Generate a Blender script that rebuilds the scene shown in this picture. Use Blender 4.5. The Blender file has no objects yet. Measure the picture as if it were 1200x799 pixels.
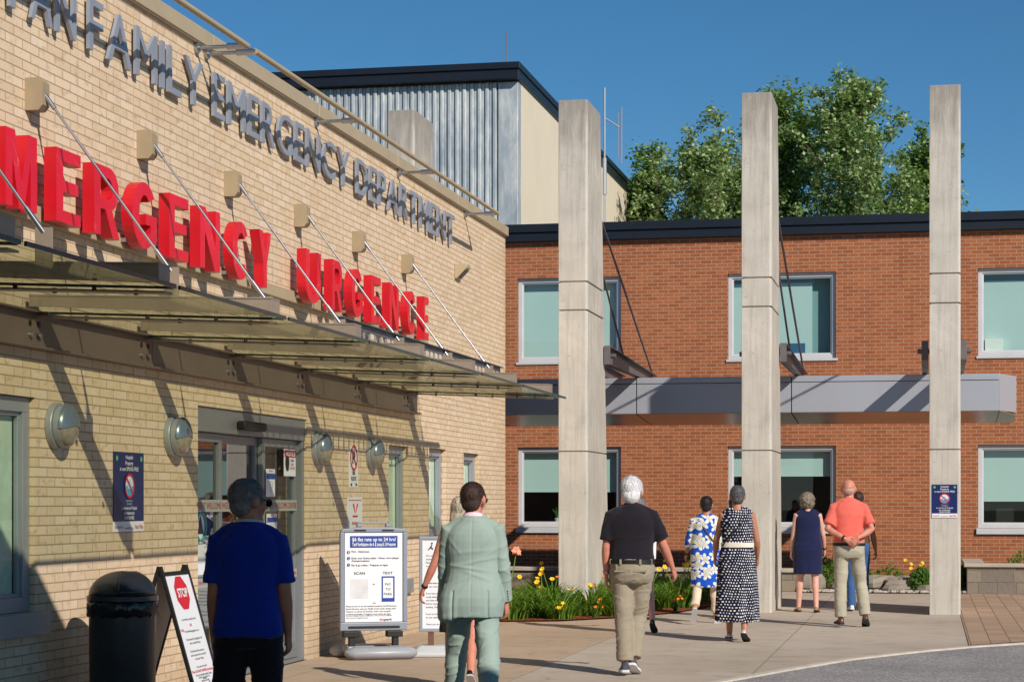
import bpy, bmesh, math, random
from mathutils import Vector, Matrix, noise
R = math.radians
V = Vector
scene = bpy.context.scene
COL = scene.collection
random.seed(7)

# ---------------------------------------------------------------- colour / materials
def lin(c):
    c = c / 255.0
    return c / 12.92 if c <= 0.04045 else ((c + 0.055) / 1.055) ** 2.4
def S(r, g, b, k=1.0):
    return (lin(r) * k, lin(g) * k, lin(b) * k, 1.0)

class NT:
    def __init__(self, name):
        self.m = bpy.data.materials.new(name)
        self.m.use_nodes = True
        self.t = self.m.node_tree
        self.t.nodes.clear()
        self.out = self.t.nodes.new('ShaderNodeOutputMaterial')
    def n(self, typ, **kw):
        nd = self.t.nodes.new(typ)
        for k, v in kw.items():
            if k in nd.inputs.keys() if hasattr(nd.inputs, 'keys') else False:
                nd.inputs[k].default_value = v
            else:
                setattr(nd, k, v)
        return nd
    def l(self, a, b):
        self.t.links.new(a, b)
    def val(self, sock, v):
        if hasattr(v, 'is_linked') or hasattr(v, 'links'):
            self.l(v, sock)
        else:
            sock.default_value = v
    def math(self, op, a, b=0.0, c=None, clamp=False):
        nd = self.t.nodes.new('ShaderNodeMath'); nd.operation = op; nd.use_clamp = clamp
        self.val(nd.inputs[0], a); self.val(nd.inputs[1], b)
        if c is not None: self.val(nd.inputs[2], c)
        return nd.outputs[0]
    def mix(self, f, a, b, mode='MIX'):
        nd = self.t.nodes.new('ShaderNodeMixRGB'); nd.blend_type = mode
        self.val(nd.inputs[0], f); self.val(nd.inputs[1], a); self.val(nd.inputs[2], b)
        return nd.outputs[0]
    def obj(self, scale=(1, 1, 1), rot=(0, 0, 0)):
        tc = self.t.nodes.new('ShaderNodeTexCoord')
        mp = self.t.nodes.new('ShaderNodeMapping')
        mp.inputs['Scale'].default_value = scale
        mp.inputs['Rotation'].default_value = rot
        self.l(tc.outputs['Object'], mp.inputs[0])
        return mp.outputs[0]
    def noise(self, vec, scale, detail=4, rough=0.55):
        nd = self.t.nodes.new('ShaderNodeTexNoise')
        self.l(vec, nd.inputs['Vector'])
        nd.inputs['Scale'].default_value = scale
        nd.inputs['Detail'].default_value = detail
        nd.inputs['Roughness'].default_value = rough
        return nd.outputs[0]
    def ramp(self, f, stops):
        nd = self.t.nodes.new('ShaderNodeValToRGB')
        el = nd.color_ramp.elements
        while len(el) < len(stops): el.new(0.5)
        for e, (p, c) in zip(el, stops):
            e.position = p
            e.color = c if len(c) == 4 else (*c, 1)
        self.l(f, nd.inputs[0])
        return nd.outputs[0]
    def g(self, v): return (v, v, v, 1)
    def bump(self, h, strength=0.3, dist=0.01):
        nd = self.t.nodes.new('ShaderNodeBump')
        nd.inputs['Strength'].default_value = strength
        nd.inputs['Distance'].default_value = dist
        self.l(h, nd.inputs['Height'])
        return nd.outputs[0]
    def principled(self, col, rough=0.6, metal=0.0, normal=None, spec=0.5, **kw):
        p = self.t.nodes.new('ShaderNodeBsdfPrincipled')
        self.val(p.inputs['Base Color'], col)
        self.val(p.inputs['Roughness'], rough)
        p.inputs['Metallic'].default_value = metal
        p.inputs['Specular IOR Level'].default_value = spec
        for k, v in kw.items():
            self.val(p.inputs[k.replace('_', ' ')], v)
        if normal is not None: self.l(normal, p.inputs['Normal'])
        self.l(p.outputs[0], self.out.inputs[0])
        return p
    def sep(self, v):
        nd = self.t.nodes.new('ShaderNodeSeparateXYZ'); self.l(v, nd.inputs[0]); return nd.outputs
    def comb(self, x, y, z):
        nd = self.t.nodes.new('ShaderNodeCombineXYZ')
        for i, q in enumerate((x, y, z)): self.val(nd.inputs[i], q)
        return nd.outputs[0]

MATS = {}
def plain(name, col, rough=0.6, metal=0.0, var=0.12, scale=6, bump=0.0, bscale=60, spec=0.5, **kw):
    """a base colour with soft patches of variation and optional fine bump"""
    if name in MATS: return MATS[name]
    t = NT(name)
    v = t.obj()
    n1 = t.noise(v, scale, 5)
    lo = tuple(c * (1 - var) for c in col[:3]) + (1,)
    hi = tuple(min(1, c * (1 + var)) for c in col[:3]) + (1,)
    c = t.ramp(n1, [(0.3, lo), (0.7, hi)])
    nm = None
    if bump:
        nm = t.bump(t.noise(v, bscale, 3), bump, 0.01)
    t.principled(c, rough, metal, nm, spec, **kw)
    MATS[name] = t.m
    return t.m

def brick_mat(name, c1, c2, mortar, bw, bh, off=0.5, mort=0.009, flash=None, rough=0.85, shift=(0.0, 0.0), vfaint=None):
    t = NT(name)
    v = t.obj()
    x, y, z = t.sep(v)
    u = t.math('ADD', x, y)
    u = t.math('ADD', u, shift[0]); w = t.math('ADD', z, shift[1])
    vec = t.comb(u, w, 0.0)
    b = t.t.nodes.new('ShaderNodeTexBrick')
    t.l(vec, b.inputs['Vector'])
    b.offset = off; b.squash = 1.0
    b.inputs['Color1'].default_value = (0, 0, 0, 1)
    b.inputs['Color2'].default_value = (1, 1, 1, 1)
    b.inputs['Mortar'].default_value = (0.5, 0.5, 0.5, 1)
    b.inputs['Scale'].default_value = 1.0
    b.inputs['Mortar Size'].default_value = mort * 0.5
    b.inputs['Mortar Smooth'].default_value = 0.15
    b.inputs['Bias'].default_value = 0.0
    b.inputs['Brick Width'].default_value = bw
    b.inputs['Row Height'].default_value = bh
    fine = t.noise(v, 55, 4, 0.7)
    coarse = t.noise(v, 0.5, 4)
    col = t.mix(b.outputs['Color'], c1, c2)
    col = t.mix(t.math('MULTIPLY', t.ramp(fine, [(0.35, t.g(0)), (0.75, t.g(1))]), 0.35), col,
                tuple(q * 0.62 for q in c1[:3]) + (1,))
    if flash is not None:
        vs = t.t.nodes.new('ShaderNodeVectorMath'); vs.operation = 'MULTIPLY'
        t.l(vec, vs.inputs[0]); vs.inputs[1].default_value = (1.0, 1.6, 1)
        sp = t.noise(vs.outputs[0], 9.0, 3, 0.5)
        col = t.mix(t.math('MULTIPLY', t.ramp(sp, [(0.56, t.g(0)), (0.72, t.g(1))]), 0.55), col, flash)
    col = t.mix(t.math('MULTIPLY', t.ramp(coarse, [(0.35, t.g(0)), (0.7, t.g(1))]), 0.16), col,
                tuple(q * 0.6 for q in c1[:3]) + (1,))
    col = t.mix(b.outputs['Fac'], col, mortar)
    st = t.noise(t.comb(t.math('MULTIPLY', u, 5.0), t.math('MULTIPLY', z, .45), 0.0), 1.0, 5, .65)       # rain streaks
    col = t.mix(t.math('MULTIPLY', t.ramp(st, [(.5, t.g(0)), (.72, t.g(1))]), .2), col, tuple(q * .5 for q in c1[:3]) + (1,))
    gd = t.math('ADD', z, t.math('MULTIPLY', t.math('SUBTRACT', t.noise(v, 2.2, 5, .7), .5), .5))          # splash dirt at the foot
    col = t.mix(t.math('MULTIPLY', t.ramp(gd, [(.05, t.g(1)), (.38, t.g(0))]), .35), col, tuple(q * .42 for q in c1[:3]) + (1,))
    h = t.math('SUBTRACT', 1.0, b.outputs['Fac'])
    h2 = t.math('ADD', h, t.math('MULTIPLY', fine, 0.25))
    t.principled(col, rough, 0, t.bump(h2, 0.6, 0.006), 0.25)
    MATS[name] = t.m
    return t.m

def glass_mat(name, tint, refl_rough=0.0, opacity=0.0, ocol=(0.1, 0.12, 0.12, 1), ior=1.5, boost=1.0):
    t = NT(name)
    tr = t.t.nodes.new('ShaderNodeBsdfTransparent'); tr.inputs[0].default_value = tint
    gl = t.t.nodes.new('ShaderNodeBsdfGlossy'); gl.inputs['Roughness'].default_value = refl_rough
    gl.inputs[0].default_value = (0.95, 0.97, 1, 1)
    fr = t.t.nodes.new('ShaderNodeFresnel'); fr.inputs[0].default_value = ior
    geo = t.t.nodes.new('ShaderNodeNewGeometry')
    # the same reflection whichever side is seen
    inc = t.t.nodes.new('ShaderNodeVectorMath'); inc.operation = 'DOT_PRODUCT'
    t.l(geo.outputs['Incoming'], inc.inputs[0]); t.l(geo.outputs['Normal'], inc.inputs[1])
    ab = t.math('ABSOLUTE', inc.outputs['Value'])
    f = t.math('POWER', t.math('SUBTRACT', 1.0, ab, clamp=True), 4.0)
    f = t.math('ADD', t.math('MULTIPLY', f, 0.85 * boost), 0.07 * boost, clamp=True)
    mx = t.t.nodes.new('ShaderNodeMixShader')
    t.l(f, mx.inputs[0]); t.l(tr.outputs[0], mx.inputs[1]); t.l(gl.outputs[0], mx.inputs[2])
    last = mx.outputs[0]
    if opacity:
        df = t.t.nodes.new('ShaderNodeBsdfDiffuse'); df.inputs[0].default_value = ocol
        m2 = t.t.nodes.new('ShaderNodeMixShader'); m2.inputs[0].default_value = opacity
        t.l(last, m2.inputs[1]); t.l(df.outputs[0], m2.inputs[2]); last = m2.outputs[0]
    t.l(last, t.out.inputs[0])
    MATS[name] = t.m
    return t.m

# ---------------------------------------------------------------- mesh builder
class MB:
    def __init__(self):
        self.v = []; self.f = []; self.mi = []
    def add(self, vs, fs, M=None, mi=0):
        o = len(self.v)
        if M is None: self.v += [tuple(p) for p in vs]
        else: self.v += [tuple(M @ V(p)) for p in vs]
        for f in fs:
            self.f.append(tuple(i + o for i in f)); self.mi.append(mi)
        return self
    def box(self, x0, x1, y0, y1, z0, z1, M=None, mi=0):
        vs = [(x0,y0,z0),(x1,y0,z0),(x1,y1,z0),(x0,y1,z0),(x0,y0,z1),(x1,y0,z1),(x1,y1,z1),(x0,y1,z1)]
        fs = [(0,3,2,1),(4,5,6,7),(0,1,5,4),(1,2,6,5),(2,3,7,6),(3,0,4,7)]
        return self.add(vs, fs, M, mi)
    def prism(self, poly, z0, z1, M=None, mi=0):
        n = len(poly)
        vs = [(x, y, z0) for x, y in poly] + [(x, y, z1) for x, y in poly]
        fs = [tuple(range(n - 1, -1, -1)), tuple(range(n, 2 * n))]
        fs += [(i, (i + 1) % n, n + (i + 1) % n, n + i) for i in range(n)]
        return self.add(vs, fs, M, mi)
    def loft(self, rings, M=None, caps=True, mi=0):
        n = len(rings[0]); vs = [p for r in rings for p in r]; fs = []
        for k in range(len(rings) - 1):
            for i in range(n):
                j = (i + 1) % n
                fs.append((k*n+i, k*n+j, (k+1)*n+j, (k+1)*n+i))
        if caps:
            fs.append(tuple(range(n - 1, -1, -1))); b = (len(rings) - 1) * n
            fs.append(tuple(range(b, b + n)))
        return self.add(vs, fs, M, mi)
    def tube(self, pts, rad, n=12, side=None, round_ends=False, M=None, mi=0):
        """pts: points; rad: a radius or (side radius, other radius) per point"""
        pts = [V(p) for p in pts]
        if not isinstance(rad, (list, tuple)): rad = [rad] * len(pts)
        rad = [(r, r) if not isinstance(r, (tuple, list)) else tuple(r) for r in rad]
        T = []
        for i in range(len(pts)):
            a = pts[max(0, i - 1)]; b = pts[min(len(pts) - 1, i + 1)]
            T.append((b - a).normalized())
        if side is None:
            side = V((1, 0, 0)) if abs(T[0].x) < 0.8 else V((0, 1, 0))
        side = V(side)
        P, RR, TT = list(pts), list(rad), list(T)
        if round_ends:
            def cap(p, t, r, sgn):
                out = []
                for a in (0.35, 0.7, 0.93):
                    k = math.sqrt(max(0, 1 - a * a)); m = min(r)
                    out.append((p + t * (sgn * a * m), (r[0] * k, r[1] * k), t))
                return out
            s = cap(pts[0], T[0], rad[0], -1)[::-1]; e = cap(pts[-1], T[-1], rad[-1], 1)
            P = [q[0] for q in s] + P + [q[0] for q in e]
            RR = [q[1] for q in s] + RR + [q[1] for q in e]
            TT = [q[2] for q in s] + TT + [q[2] for q in e]
        rings = []
        for p, r, t in zip(P, RR, TT):
            s = (side - t * side.dot(t)).normalized(); o = t.cross(s)
            rings.append([tuple(p + s * (r[0] * math.cos(a)) + o * (r[1] * math.sin(a)))
                          for a in [2 * math.pi * i / n for i in range(n)]])
        return self.loft(rings, M, True, mi)
    def ell(self, c, r, M=None, nu=16, nv=10, mi=0):
        rings = []
        for j in range(1, nv):
            a = -math.pi / 2 + math.pi * j / nv
            rings.append([(c[0] + r[0]*math.cos(a)*math.cos(b), c[1] + r[1]*math.cos(a)*math.sin(b), c[2] + r[2]*math.sin(a))
                          for b in [2*math.pi*i/nu for i in range(nu)]])
        return self.loft(rings, M, True, mi)
    def cyl(self, c, r, h, axis='z', n=20, r2=None, M=None, mi=0):
        r2 = r if r2 is None else r2
        ax = {'x': V((1,0,0)), 'y': V((0,1,0)), 'z': V((0,0,1))}[axis]
        c = V(c)
        return self.tube([c, c + ax * h], [r, r2], n=n, M=M, mi=mi)
    def frame(self, u0, u1, v0, v1, w, n0, n1, M, mi=0):
        """rectangular frame in the plane of M, bars butted end to end"""
        self.box(u0, u1, v0, v0 + w, n0, n1, M, mi); self.box(u0, u1, v1 - w, v1, n0, n1, M, mi)
        self.box(u0, u0 + w, v0 + w, v1 - w, n0, n1, M, mi); self.box(u1 - w, u1, v0 + w, v1 - w, n0, n1, M, mi)
        return self
    def build(self, name, mat, parent=None, smooth=False, bevel=0.0, world=True, segs=2):
        vs = self.v
        if parent is not None and world:
            I = WM[parent.name].inverted()
            vs = [tuple(I @ V(p)) for p in vs]
        me = bpy.data.meshes.new(name)
        me.from_pydata(vs, [], self.f)
        mats = mat if isinstance(mat, (list, tuple)) else [mat]
        for m in mats: me.materials.append(m)
        if len(mats) > 1: me.polygons.foreach_set('material_index', self.mi)
        bm = bmesh.new(); bm.from_mesh(me); bmesh.ops.recalc_face_normals(bm, faces=bm.faces); bm.to_mesh(me); bm.free()
        if smooth:
            me.polygons.foreach_set('use_smooth', [True] * len(me.polygons))
        me.update()
        o = bpy.data.objects.new(name, me); COL.objects.link(o)
        if smooth == 'auto':
            me.set_sharp_from_angle(angle=R(38))
        if parent is not None:
            o.parent = parent
            WM[o.name] = WM[parent.name]
        else:
            WM[o.name] = Matrix()
        if bevel:
            b = o.modifiers.new('bevel', 'BEVEL'); b.width = bevel; b.segments = segs; b.limit_method = 'ANGLE'; b.angle_limit = R(40)
            b.harden_normals = False
        return o
WM = {}
def tag(o, label=None, cat=None, group=None, kind=None):
    if label: o['label'] = label
    if cat: o['category'] = cat
    if group: o['group'] = group
    if kind: o['kind'] = kind
    return o
def thing(name, label, cat, loc=(0, 0, 0), rz=0.0, group=None):
    o = bpy.data.objects.new(name, None); COL.objects.link(o)
    o.empty_display_size = 0.2
    o.location = loc; o.rotation_euler = (0, 0, rz)
    WM[o.name] = Matrix.Translation(loc) @ Matrix.Rotation(rz, 4, 'Z')
    return tag(o, label, cat, group)
def kids(o): return [c for c in bpy.data.objects if c.parent == o]
def copy_tree(o, parent=None):
    c = o.copy(); COL.objects.link(c)
    if parent is not None: c.parent = parent
    for ch in kids(o): copy_tree(ch, c)
    return c
def place(o, loc, rz=0.0, label=None, group=None):
    o.location = loc; o.rotation_euler = (0, 0, rz)
    if label: o['label'] = label
    if group: o['group'] = group
    return o

# plane frames: local (u, v, n) -> world
WALL_L = Matrix(((0, 0, 1, -6.0), (1, 0, 0, 0), (0, 1, 0, 0), (0, 0, 0, 1)))     # u=+Y v=+Z n=+X
YB = 38.2
WALL_B = Matrix(((1, 0, 0, 0), (0, 0, -1, YB), (0, 1, 0, 0), (0, 0, 0, 1)))      # u=+X v=+Z n=-Y
def frame_at(o, u, v):
    """frame with origin o, axes u (right), v (up), n = u x v (towards the reader)"""
    u = V(u).normalized(); v = V(v).normalized(); n = u.cross(v).normalized()
    return Matrix(((u.x, v.x, n.x, o[0]), (u.y, v.y, n.y, o[1]), (u.z, v.z, n.z, o[2]), (0, 0, 0, 1)))

# ---------------------------------------------------------------- lettering
_tc = {}
def glyphs(s, extrude=0.0, bold=0.0, spacing=1.0):
    key = (s, extrude, bold, spacing)
    if key in _tc: return _tc[key]
    cu = bpy.data.curves.new('t', 'FONT'); cu.body = s; cu.size = 1.0
    cu.extrude = extrude; cu.offset = bold; cu.resolution_u = 4; cu.space_character = spacing
    o = bpy.data.objects.new('t', cu); COL.objects.link(o)
    bpy.context.view_layer.update()
    dg = bpy.context.evaluated_depsgraph_get()
    me = o.evaluated_get(dg).to_mesh()
    vs = [tuple(v.co) for v in me.vertices]; fs = [tuple(p.vertices) for p in me.polygons]
    o.evaluated_get(dg).to_mesh_clear()
    bpy.data.objects.remove(o); bpy.data.curves.remove(cu)
    if vs:
        bb = (min(v[0] for v in vs), max(v[0] for v in vs), min(v[1] for v in vs), max(v[1] for v in vs))
    else: bb = (0, 1, 0, 1)
    _tc[key] = (vs, fs, bb)
    return _tc[key]
CAP = None
def put_text(mb, s, M, u0, u1, v0, v1, n=0.0, depth=0.0, bold=0.0, fit='stretch', align='c', mi=0, spacing=1.0):
    """text filling the box u0..u1, v0..v1 of plane M ('h' keeps proportions from the height)"""
    vs, fs, bb = glyphs(s, 0.5 if depth else 0.0, bold, spacing)
    sx = (u1 - u0) / (bb[1] - bb[0]); sy = (v1 - v0) / (bb[3] - bb[2])
    if fit == 'h':
        s2 = (v1 - v0) / 0.73
        sx = min(sx, s2); sy = s2
        w = sx * (bb[1] - bb[0])
        if align == 'c': u0 = (u0 + u1) / 2 - w / 2
        base = v0
        pts = [(u0 + (x - bb[0]) * sx, base + y * sy, n + (z + 0.5) * depth) for x, y, z in vs]
    else:
        pts = [(u0 + (x - bb[0]) * sx, v0 + (y - bb[2]) * sy, n + (z + 0.5) * depth) for x, y, z in vs]
    mb.add(pts, fs, M, mi)

def text_block(mb, lines, M, u0, u1, vtop, h, gap, n, bold=0.0, align='c', mi=0):
    v = vtop
    for s in lines:
        if s: put_text(mb, s, M, u0, u1, v - h, v, n, 0, bold, 'h', align, mi)
        v -= h + gap
    return v
# ---------------------------------------------------------------- shared materials
M_YB = brick_mat('yellow_brick', S(222, 194, 160), S(234, 210, 182), S(164, 142, 116), 0.26, 0.067, 0.5, 0.009, flash=S(176, 136, 92), shift=(0.07, 0.02))
M_RB = brick_mat('red_brick', S(152, 88, 54), S(178, 108, 68), S(180, 152, 130), 0.203, 0.067, 0.5, 0.011, flash=S(150, 74, 48))
def concrete_mat(name, col, stain=0.35, streak=True, spots=True, rough=0.85, top=None):
    t = NT(name); v = t.obj()
    big = t.noise(v, 0.9, 5); fine = t.noise(v, 38, 4, 0.7)
    c = t.mix(t.ramp(big, [(0.35, t.g(0)), (0.68, t.g(1))]), tuple(q*0.80 for q in col[:3])+(1,), tuple(min(1, q*1.08) for q in col[:3])+(1,))
    blot = t.noise(v, 3.2, 6, .7); c = t.mix(t.math('MULTIPLY', t.ramp(blot, [(0.5, t.g(0)), (0.66, t.g(1))]), 0.4), c, tuple(q*0.66 for q in col[:3])+(1,))
    if streak:
        vs = t.obj((9, 9, 0.5)); st = t.noise(vs, 2.0, 4, 0.6)
        c = t.mix(t.math('MULTIPLY', t.ramp(st, [(0.48, t.g(0)), (0.75, t.g(1))]), stain), c, tuple(q*0.5 for q in col[:3])+(1,))
    if spots:
        vo = t.t.nodes.new('ShaderNodeTexVoronoi'); t.l(v, vo.inputs['Vector']); vo.inputs['Scale'].default_value = 14
        sp = t.ramp(vo.outputs['Distance'], [(0.10, t.g(1)), (0.2, t.g(0))])
        gate = t.ramp(t.noise(v, 5, 2), [(0.5, t.g(0)), (0.6, t.g(1))])
        c = t.mix(t.math('MULTIPLY', t.math('MULTIPLY', sp, gate), 0.5), c, tuple(q*0.4 for q in col[:3])+(1,))
    if top:      # rain stains running down from the weathered head
        zz = t.sep(v)[2]; st2 = t.noise(t.obj((5, 5, .7)), 3, 5, .7)
        w = t.ramp(t.math('ADD', t.math('DIVIDE', t.math('SUBTRACT', zz, top - 1.6), 1.6), t.math('MULTIPLY', t.math('SUBTRACT', st2, .5), 1.8)), [(.35, t.g(0)), (1.0, t.g(1))])
        c = t.mix(t.math('MULTIPLY', w, .6), c, S(122, 114, 106))
    c = t.mix(t.math('MULTIPLY', t.ramp(fine, [(0.4, t.g(0)), (0.8, t.g(1))]), 0.3), c, tuple(q*0.7 for q in col[:3])+(1,))
    t.principled(c, rough, 0, t.bump(fine, 0.35, 0.006), 0.2)
    MATS[name] = t.m
    return t.m
M_PIL = concrete_mat('pillar_concrete', S(204, 197, 186), 0.65, top=7.27)
def paving_mat():
    t = NT('walk_concrete'); v = t.obj()
    x, y, z = t.sep(v)
    big = t.noise(v, 0.35, 5); med = t.noise(v, 2.5, 5, 0.65); fine = t.noise(v, 60, 3, 0.7)
    tan = S(192, 168, 144); grey = S(196, 182, 166)
    edge = t.math('ADD', x, t.math('MULTIPLY', t.math('SUBTRACT', med, 0.5), 0.1))
    f = t.ramp(t.math('ADD', edge, 4.1), [(0.5, t.g(0)), (0.54, t.g(1))])
    c = t.mix(f, tan, grey)
    c = t.mix(t.math('MULTIPLY', t.ramp(big, [(0.4, t.g(0)), (0.62, t.g(1))]), 0.3), c, S(150, 132, 112))
    c = t.mix(t.math('MULTIPLY', t.ramp(med, [(0.5, t.g(0)), (0.75, t.g(1))]), 0.45), c, S(136, 120, 102))
    c = t.mix(t.math('MULTIPLY', t.ramp(fine, [(0.4, t.g(0)), (0.75, t.g(1))]), 0.35), c, S(120, 104, 88))
    vo = t.t.nodes.new('ShaderNodeTexVoronoi'); t.l(v, vo.inputs['Vector']); vo.inputs['Scale'].default_value = 2.2; vo.voronoi_dimensions = '3D'
    gum = t.ramp(vo.outputs['Distance'], [(.045, t.g(1)), (.06, t.g(0))]); c = t.mix(t.math('MULTIPLY', gum, .45), c, S(86, 76, 66))
    vc = t.t.nodes.new('ShaderNodeTexVoronoi'); vc.feature = 'DISTANCE_TO_EDGE'; vc.inputs['Scale'].default_value = .28
    wv = t.t.nodes.new('ShaderNodeVectorMath'); wv.operation = 'ADD'; nz = t.t.nodes.new('ShaderNodeTexNoise'); nz.inputs['Scale'].default_value = 1.6; t.l(v, nz.inputs['Vector'])
    t.l(v, wv.inputs[0]); t.l(nz.outputs['Color'], wv.inputs[1]); t.l(wv.outputs[0], vc.inputs['Vector'])
    crk = t.ramp(vc.outputs['Distance'], [(.001, t.g(1)), (.003, t.g(0))]); crk = t.math('MULTIPLY', crk, t.ramp(t.noise(v, 1.1, 3), [(.48, t.g(0)), (.6, t.g(1))])); c = t.mix(t.math('MULTIPLY', crk, .4), c, S(84, 72, 60))
    # sawn joints
    def joint(co, period, off, w):
        q = t.math('ABSOLUTE', t.math('SUBTRACT', t.math('FRACT', t.math('ADD', t.math('DIVIDE', co, period), off)), 0.5))
        return t.ramp(q, [(w, t.g(1)), (w * 1.6, t.g(0))])
    j = t.math('MAXIMUM', joint(x, 2.0, 1.285, 0.004), joint(y, 2.6, 0.2, 0.003))
    c = t.mix(t.math('MULTIPLY', j, 0.3), c, S(92, 80, 68))
    t.principled(c, 0.88, 0, t.bump(t.math('SUBTRACT', fine, j), 0.4, 0.005), 0.2)
    return t.m
M_WALK = paving_mat()
def asphalt_mat():
    t = NT('asphalt'); v = t.obj()
    f = t.noise(v, 42, 4, 0.85); b = t.noise(v, 0.8, 5); m = t.noise(v, 9, 4, 0.7)
    c = t.ramp(f, [(0.36, S(92, 90, 90)), (0.5, S(146, 142, 142)), (0.64, S(206, 200, 194))])
    c = t.mix(t.math('MULTIPLY', t.ramp(b, [(0.4, t.g(0)), (0.7, t.g(1))]), 0.3), c, S(88, 86, 86))
    c = t.mix(t.math('MULTIPLY', t.ramp(m, [(0.45, t.g(0)), (0.75, t.g(1))]), 0.3), c, S(150, 142, 136))
    t.principled(c, 0.9, 0, t.bump(f, 0.6, 0.008), 0.25)
    return t.m
M_ASPH = asphalt_mat()
def paver_mat():
    t = NT('clay_pavers'); v = t.obj()
    x, y, z = t.sep(v)
    b = t.t.nodes.new('ShaderNodeTexBrick'); t.l(t.comb(y, x, 0.0), b.inputs['Vector'])
    b.inputs['Color1'].default_value = S(168, 140, 116); b.inputs['Color2'].default_value = S(186, 158, 134)
    b.inputs['Mortar'].default_value = S(112, 92, 76); b.inputs['Scale'].default_value = 1
    b.inputs['Mortar Size'].default_value = 0.006; b.inputs['Brick Width'].default_value = 0.44; b.inputs['Row Height'].default_value = 0.22
    n = t.noise(v, 30, 4, 0.7)
    c = t.mix(t.math('MULTIPLY', n, 0.35), b.outputs['Color'], S(128, 106, 88))
    t.principled(c, 0.9, 0, t.bump(t.math('SUBTRACT', 1.0, b.outputs['Fac']), 0.5, 0.005), 0.2)
    return t.m
M_PAVER = paver_mat()
def mulch_mat():
    t = NT('mulch'); v = t.obj((1, 1, 1))
    vo = t.t.nodes.new('ShaderNodeTexVoronoi'); t.l(v, vo.inputs['Vector']); vo.inputs['Scale'].default_value = 34
    c = t.mix(t.sep(vo.outputs['Color'])[0], S(96, 44, 30), S(176, 104, 76))
    t.principled(c, 0.95, 0, t.bump(vo.outputs['Distance'], 1.0, 0.02), 0.1)
    return t.m
M_MULCH = mulch_mat()
M_SOIL = plain('soil', S(74, 64, 48), 0.95, 0, 0.4, 8, 0.5, 40)
M_BLACK = plain('black_metal_flashing', S(22, 26, 36), 0.38, 0.0, 0.15, 1.5)
M_TANMET = plain('tan_metal', S(178, 160, 130), 0.5, 0.0, 0.06, 2)
M_BRONZE = plain('bronze_channel', S(124, 108, 98), 0.42, 0.35, 0.08, 2)
M_STEEL = plain('brushed_steel', S(176, 178, 182), 0.28, 0.9, 0.08, 8)
M_DSTEEL = plain('dark_steel', S(112, 106, 108), 0.45, 0.3, 0.15, 5)
M_ARM = plain('painted_steel_arm', S(166, 150, 134), 0.45, 0.3, 0.12, 4)
M_ALU = plain('aluminium_frame', S(158, 163, 170), 0.42, 0.35, 0.06, 3)
M_ALUD = plain('door_aluminium', S(140, 142, 144), 0.4, 0.4, 0.06, 3)
M_WHITEFR = plain('pale_frame', S(206, 206, 208), 0.45, 0.2, 0.05, 3)
M_GREYRAIL = plain('blue_grey_rail', S(104, 110, 122), 0.45, 0.3, 0.08, 3)
M_SLAB = plain('grey_metal_panel', S(172, 175, 184), 0.38, 0.25, 0.05, 0.7)
M_SOFFIT = plain('soffit_metal', S(150, 122, 104), 0.3, 0.3, 0.2, 1.2)
M_DARK = plain('dark_rubber', S(18, 18, 18), 0.55, 0, 0.2, 6)
M_REDL = None
def red_letter():
    t = NT('red_acrylic'); v = t.obj()
    n = t.noise(v, 1.6, 4)
    c = t.ramp(n, [(0.3, S(214, 14, 38)), (0.7, S(236, 24, 50))])
    vo = t.t.nodes.new('ShaderNodeTexVoronoi'); vo.feature = 'DISTANCE_TO_EDGE'; t.l(v, vo.inputs['Vector']); vo.inputs['Scale'].default_value = 5.0
    cr = t.ramp(vo.outputs['Distance'], [(0.002, t.g(1)), (0.008, t.g(0))])
    gate = t.ramp(t.noise(v, 2.3, 2), [(0.52, t.g(0)), (0.6, t.g(1))])
    c = t.mix(t.math('MULTIPLY', t.math('MULTIPLY', cr, gate), 0.6), c, S(240, 150, 150))
    t.principled(c, 0.35, 0, None, 0.4)
    return t.m
M_REDL = red_letter()
M_REDSIDE = plain('red_return', S(200, 14, 34), 0.4, 0, 0.08, 3)
M_SILV = plain('silver_letter', S(152, 158, 170), 0.4, 0.2, 0.06, 3)
M_WGLASS = glass_mat('window_glass', (0.88, 0.94, 0.90, 1), 0.0, 0.0, boost=0.3)
M_WGLASS2 = glass_mat('window_glass_green', (0.80, 0.88, 0.86, 1), 0.0, boost=0.8)
M_DGLASS = glass_mat('door_glass', (0.66, 0.66, 0.6, 1), 0.0, boost=1.3)
M_CGLASS = glass_mat('canopy_glass', (0.80, 0.82, 0.70, 1), 0.02, 0.04, S(186, 194, 182), boost=0.28)
M_BLIND = plain('roller_blind', S(194, 214, 210), 0.9, 0, 0.03, 1)
M_BLINDW = plain('white_roller_blind', S(238, 240, 230), 0.9, 0, 0.04, 1)
M_ROOM = plain('room_dark', S(48, 44, 40), 0.9, 0, 0.3, 1)
M_ROOMP = plain('room_pale', S(120, 122, 112), 0.9, 0, 0.3, 1)
M_WHITE = plain('sign_white', S(228, 228, 232), 0.5, 0, 0.02, 3)
M_INK = plain('ink_black', S(30, 32, 38), 0.6, 0, 0.02)
M_INKG = plain('ink_grey', S(110, 112, 120), 0.6, 0, 0.02)
M_INKR = plain('ink_red', S(206, 30, 44), 0.5, 0, 0.02)
M_NAVY = plain('sign_navy', S(12, 34, 92), 0.45, 0, 0.04)
M_BLUE = plain('sign_blue', S(24, 62, 150), 0.45, 0, 0.04)
M_CYAN = plain('sign_cyan', S(70, 160, 200), 0.45, 0, 0.04)
M_GREEN = plain('sign_green', S(90, 180, 110), 0.5, 0, 0.04)
M_ROCK = concrete_mat('rockery_stone', S(150, 140, 128), 0.3, False, False)
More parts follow.
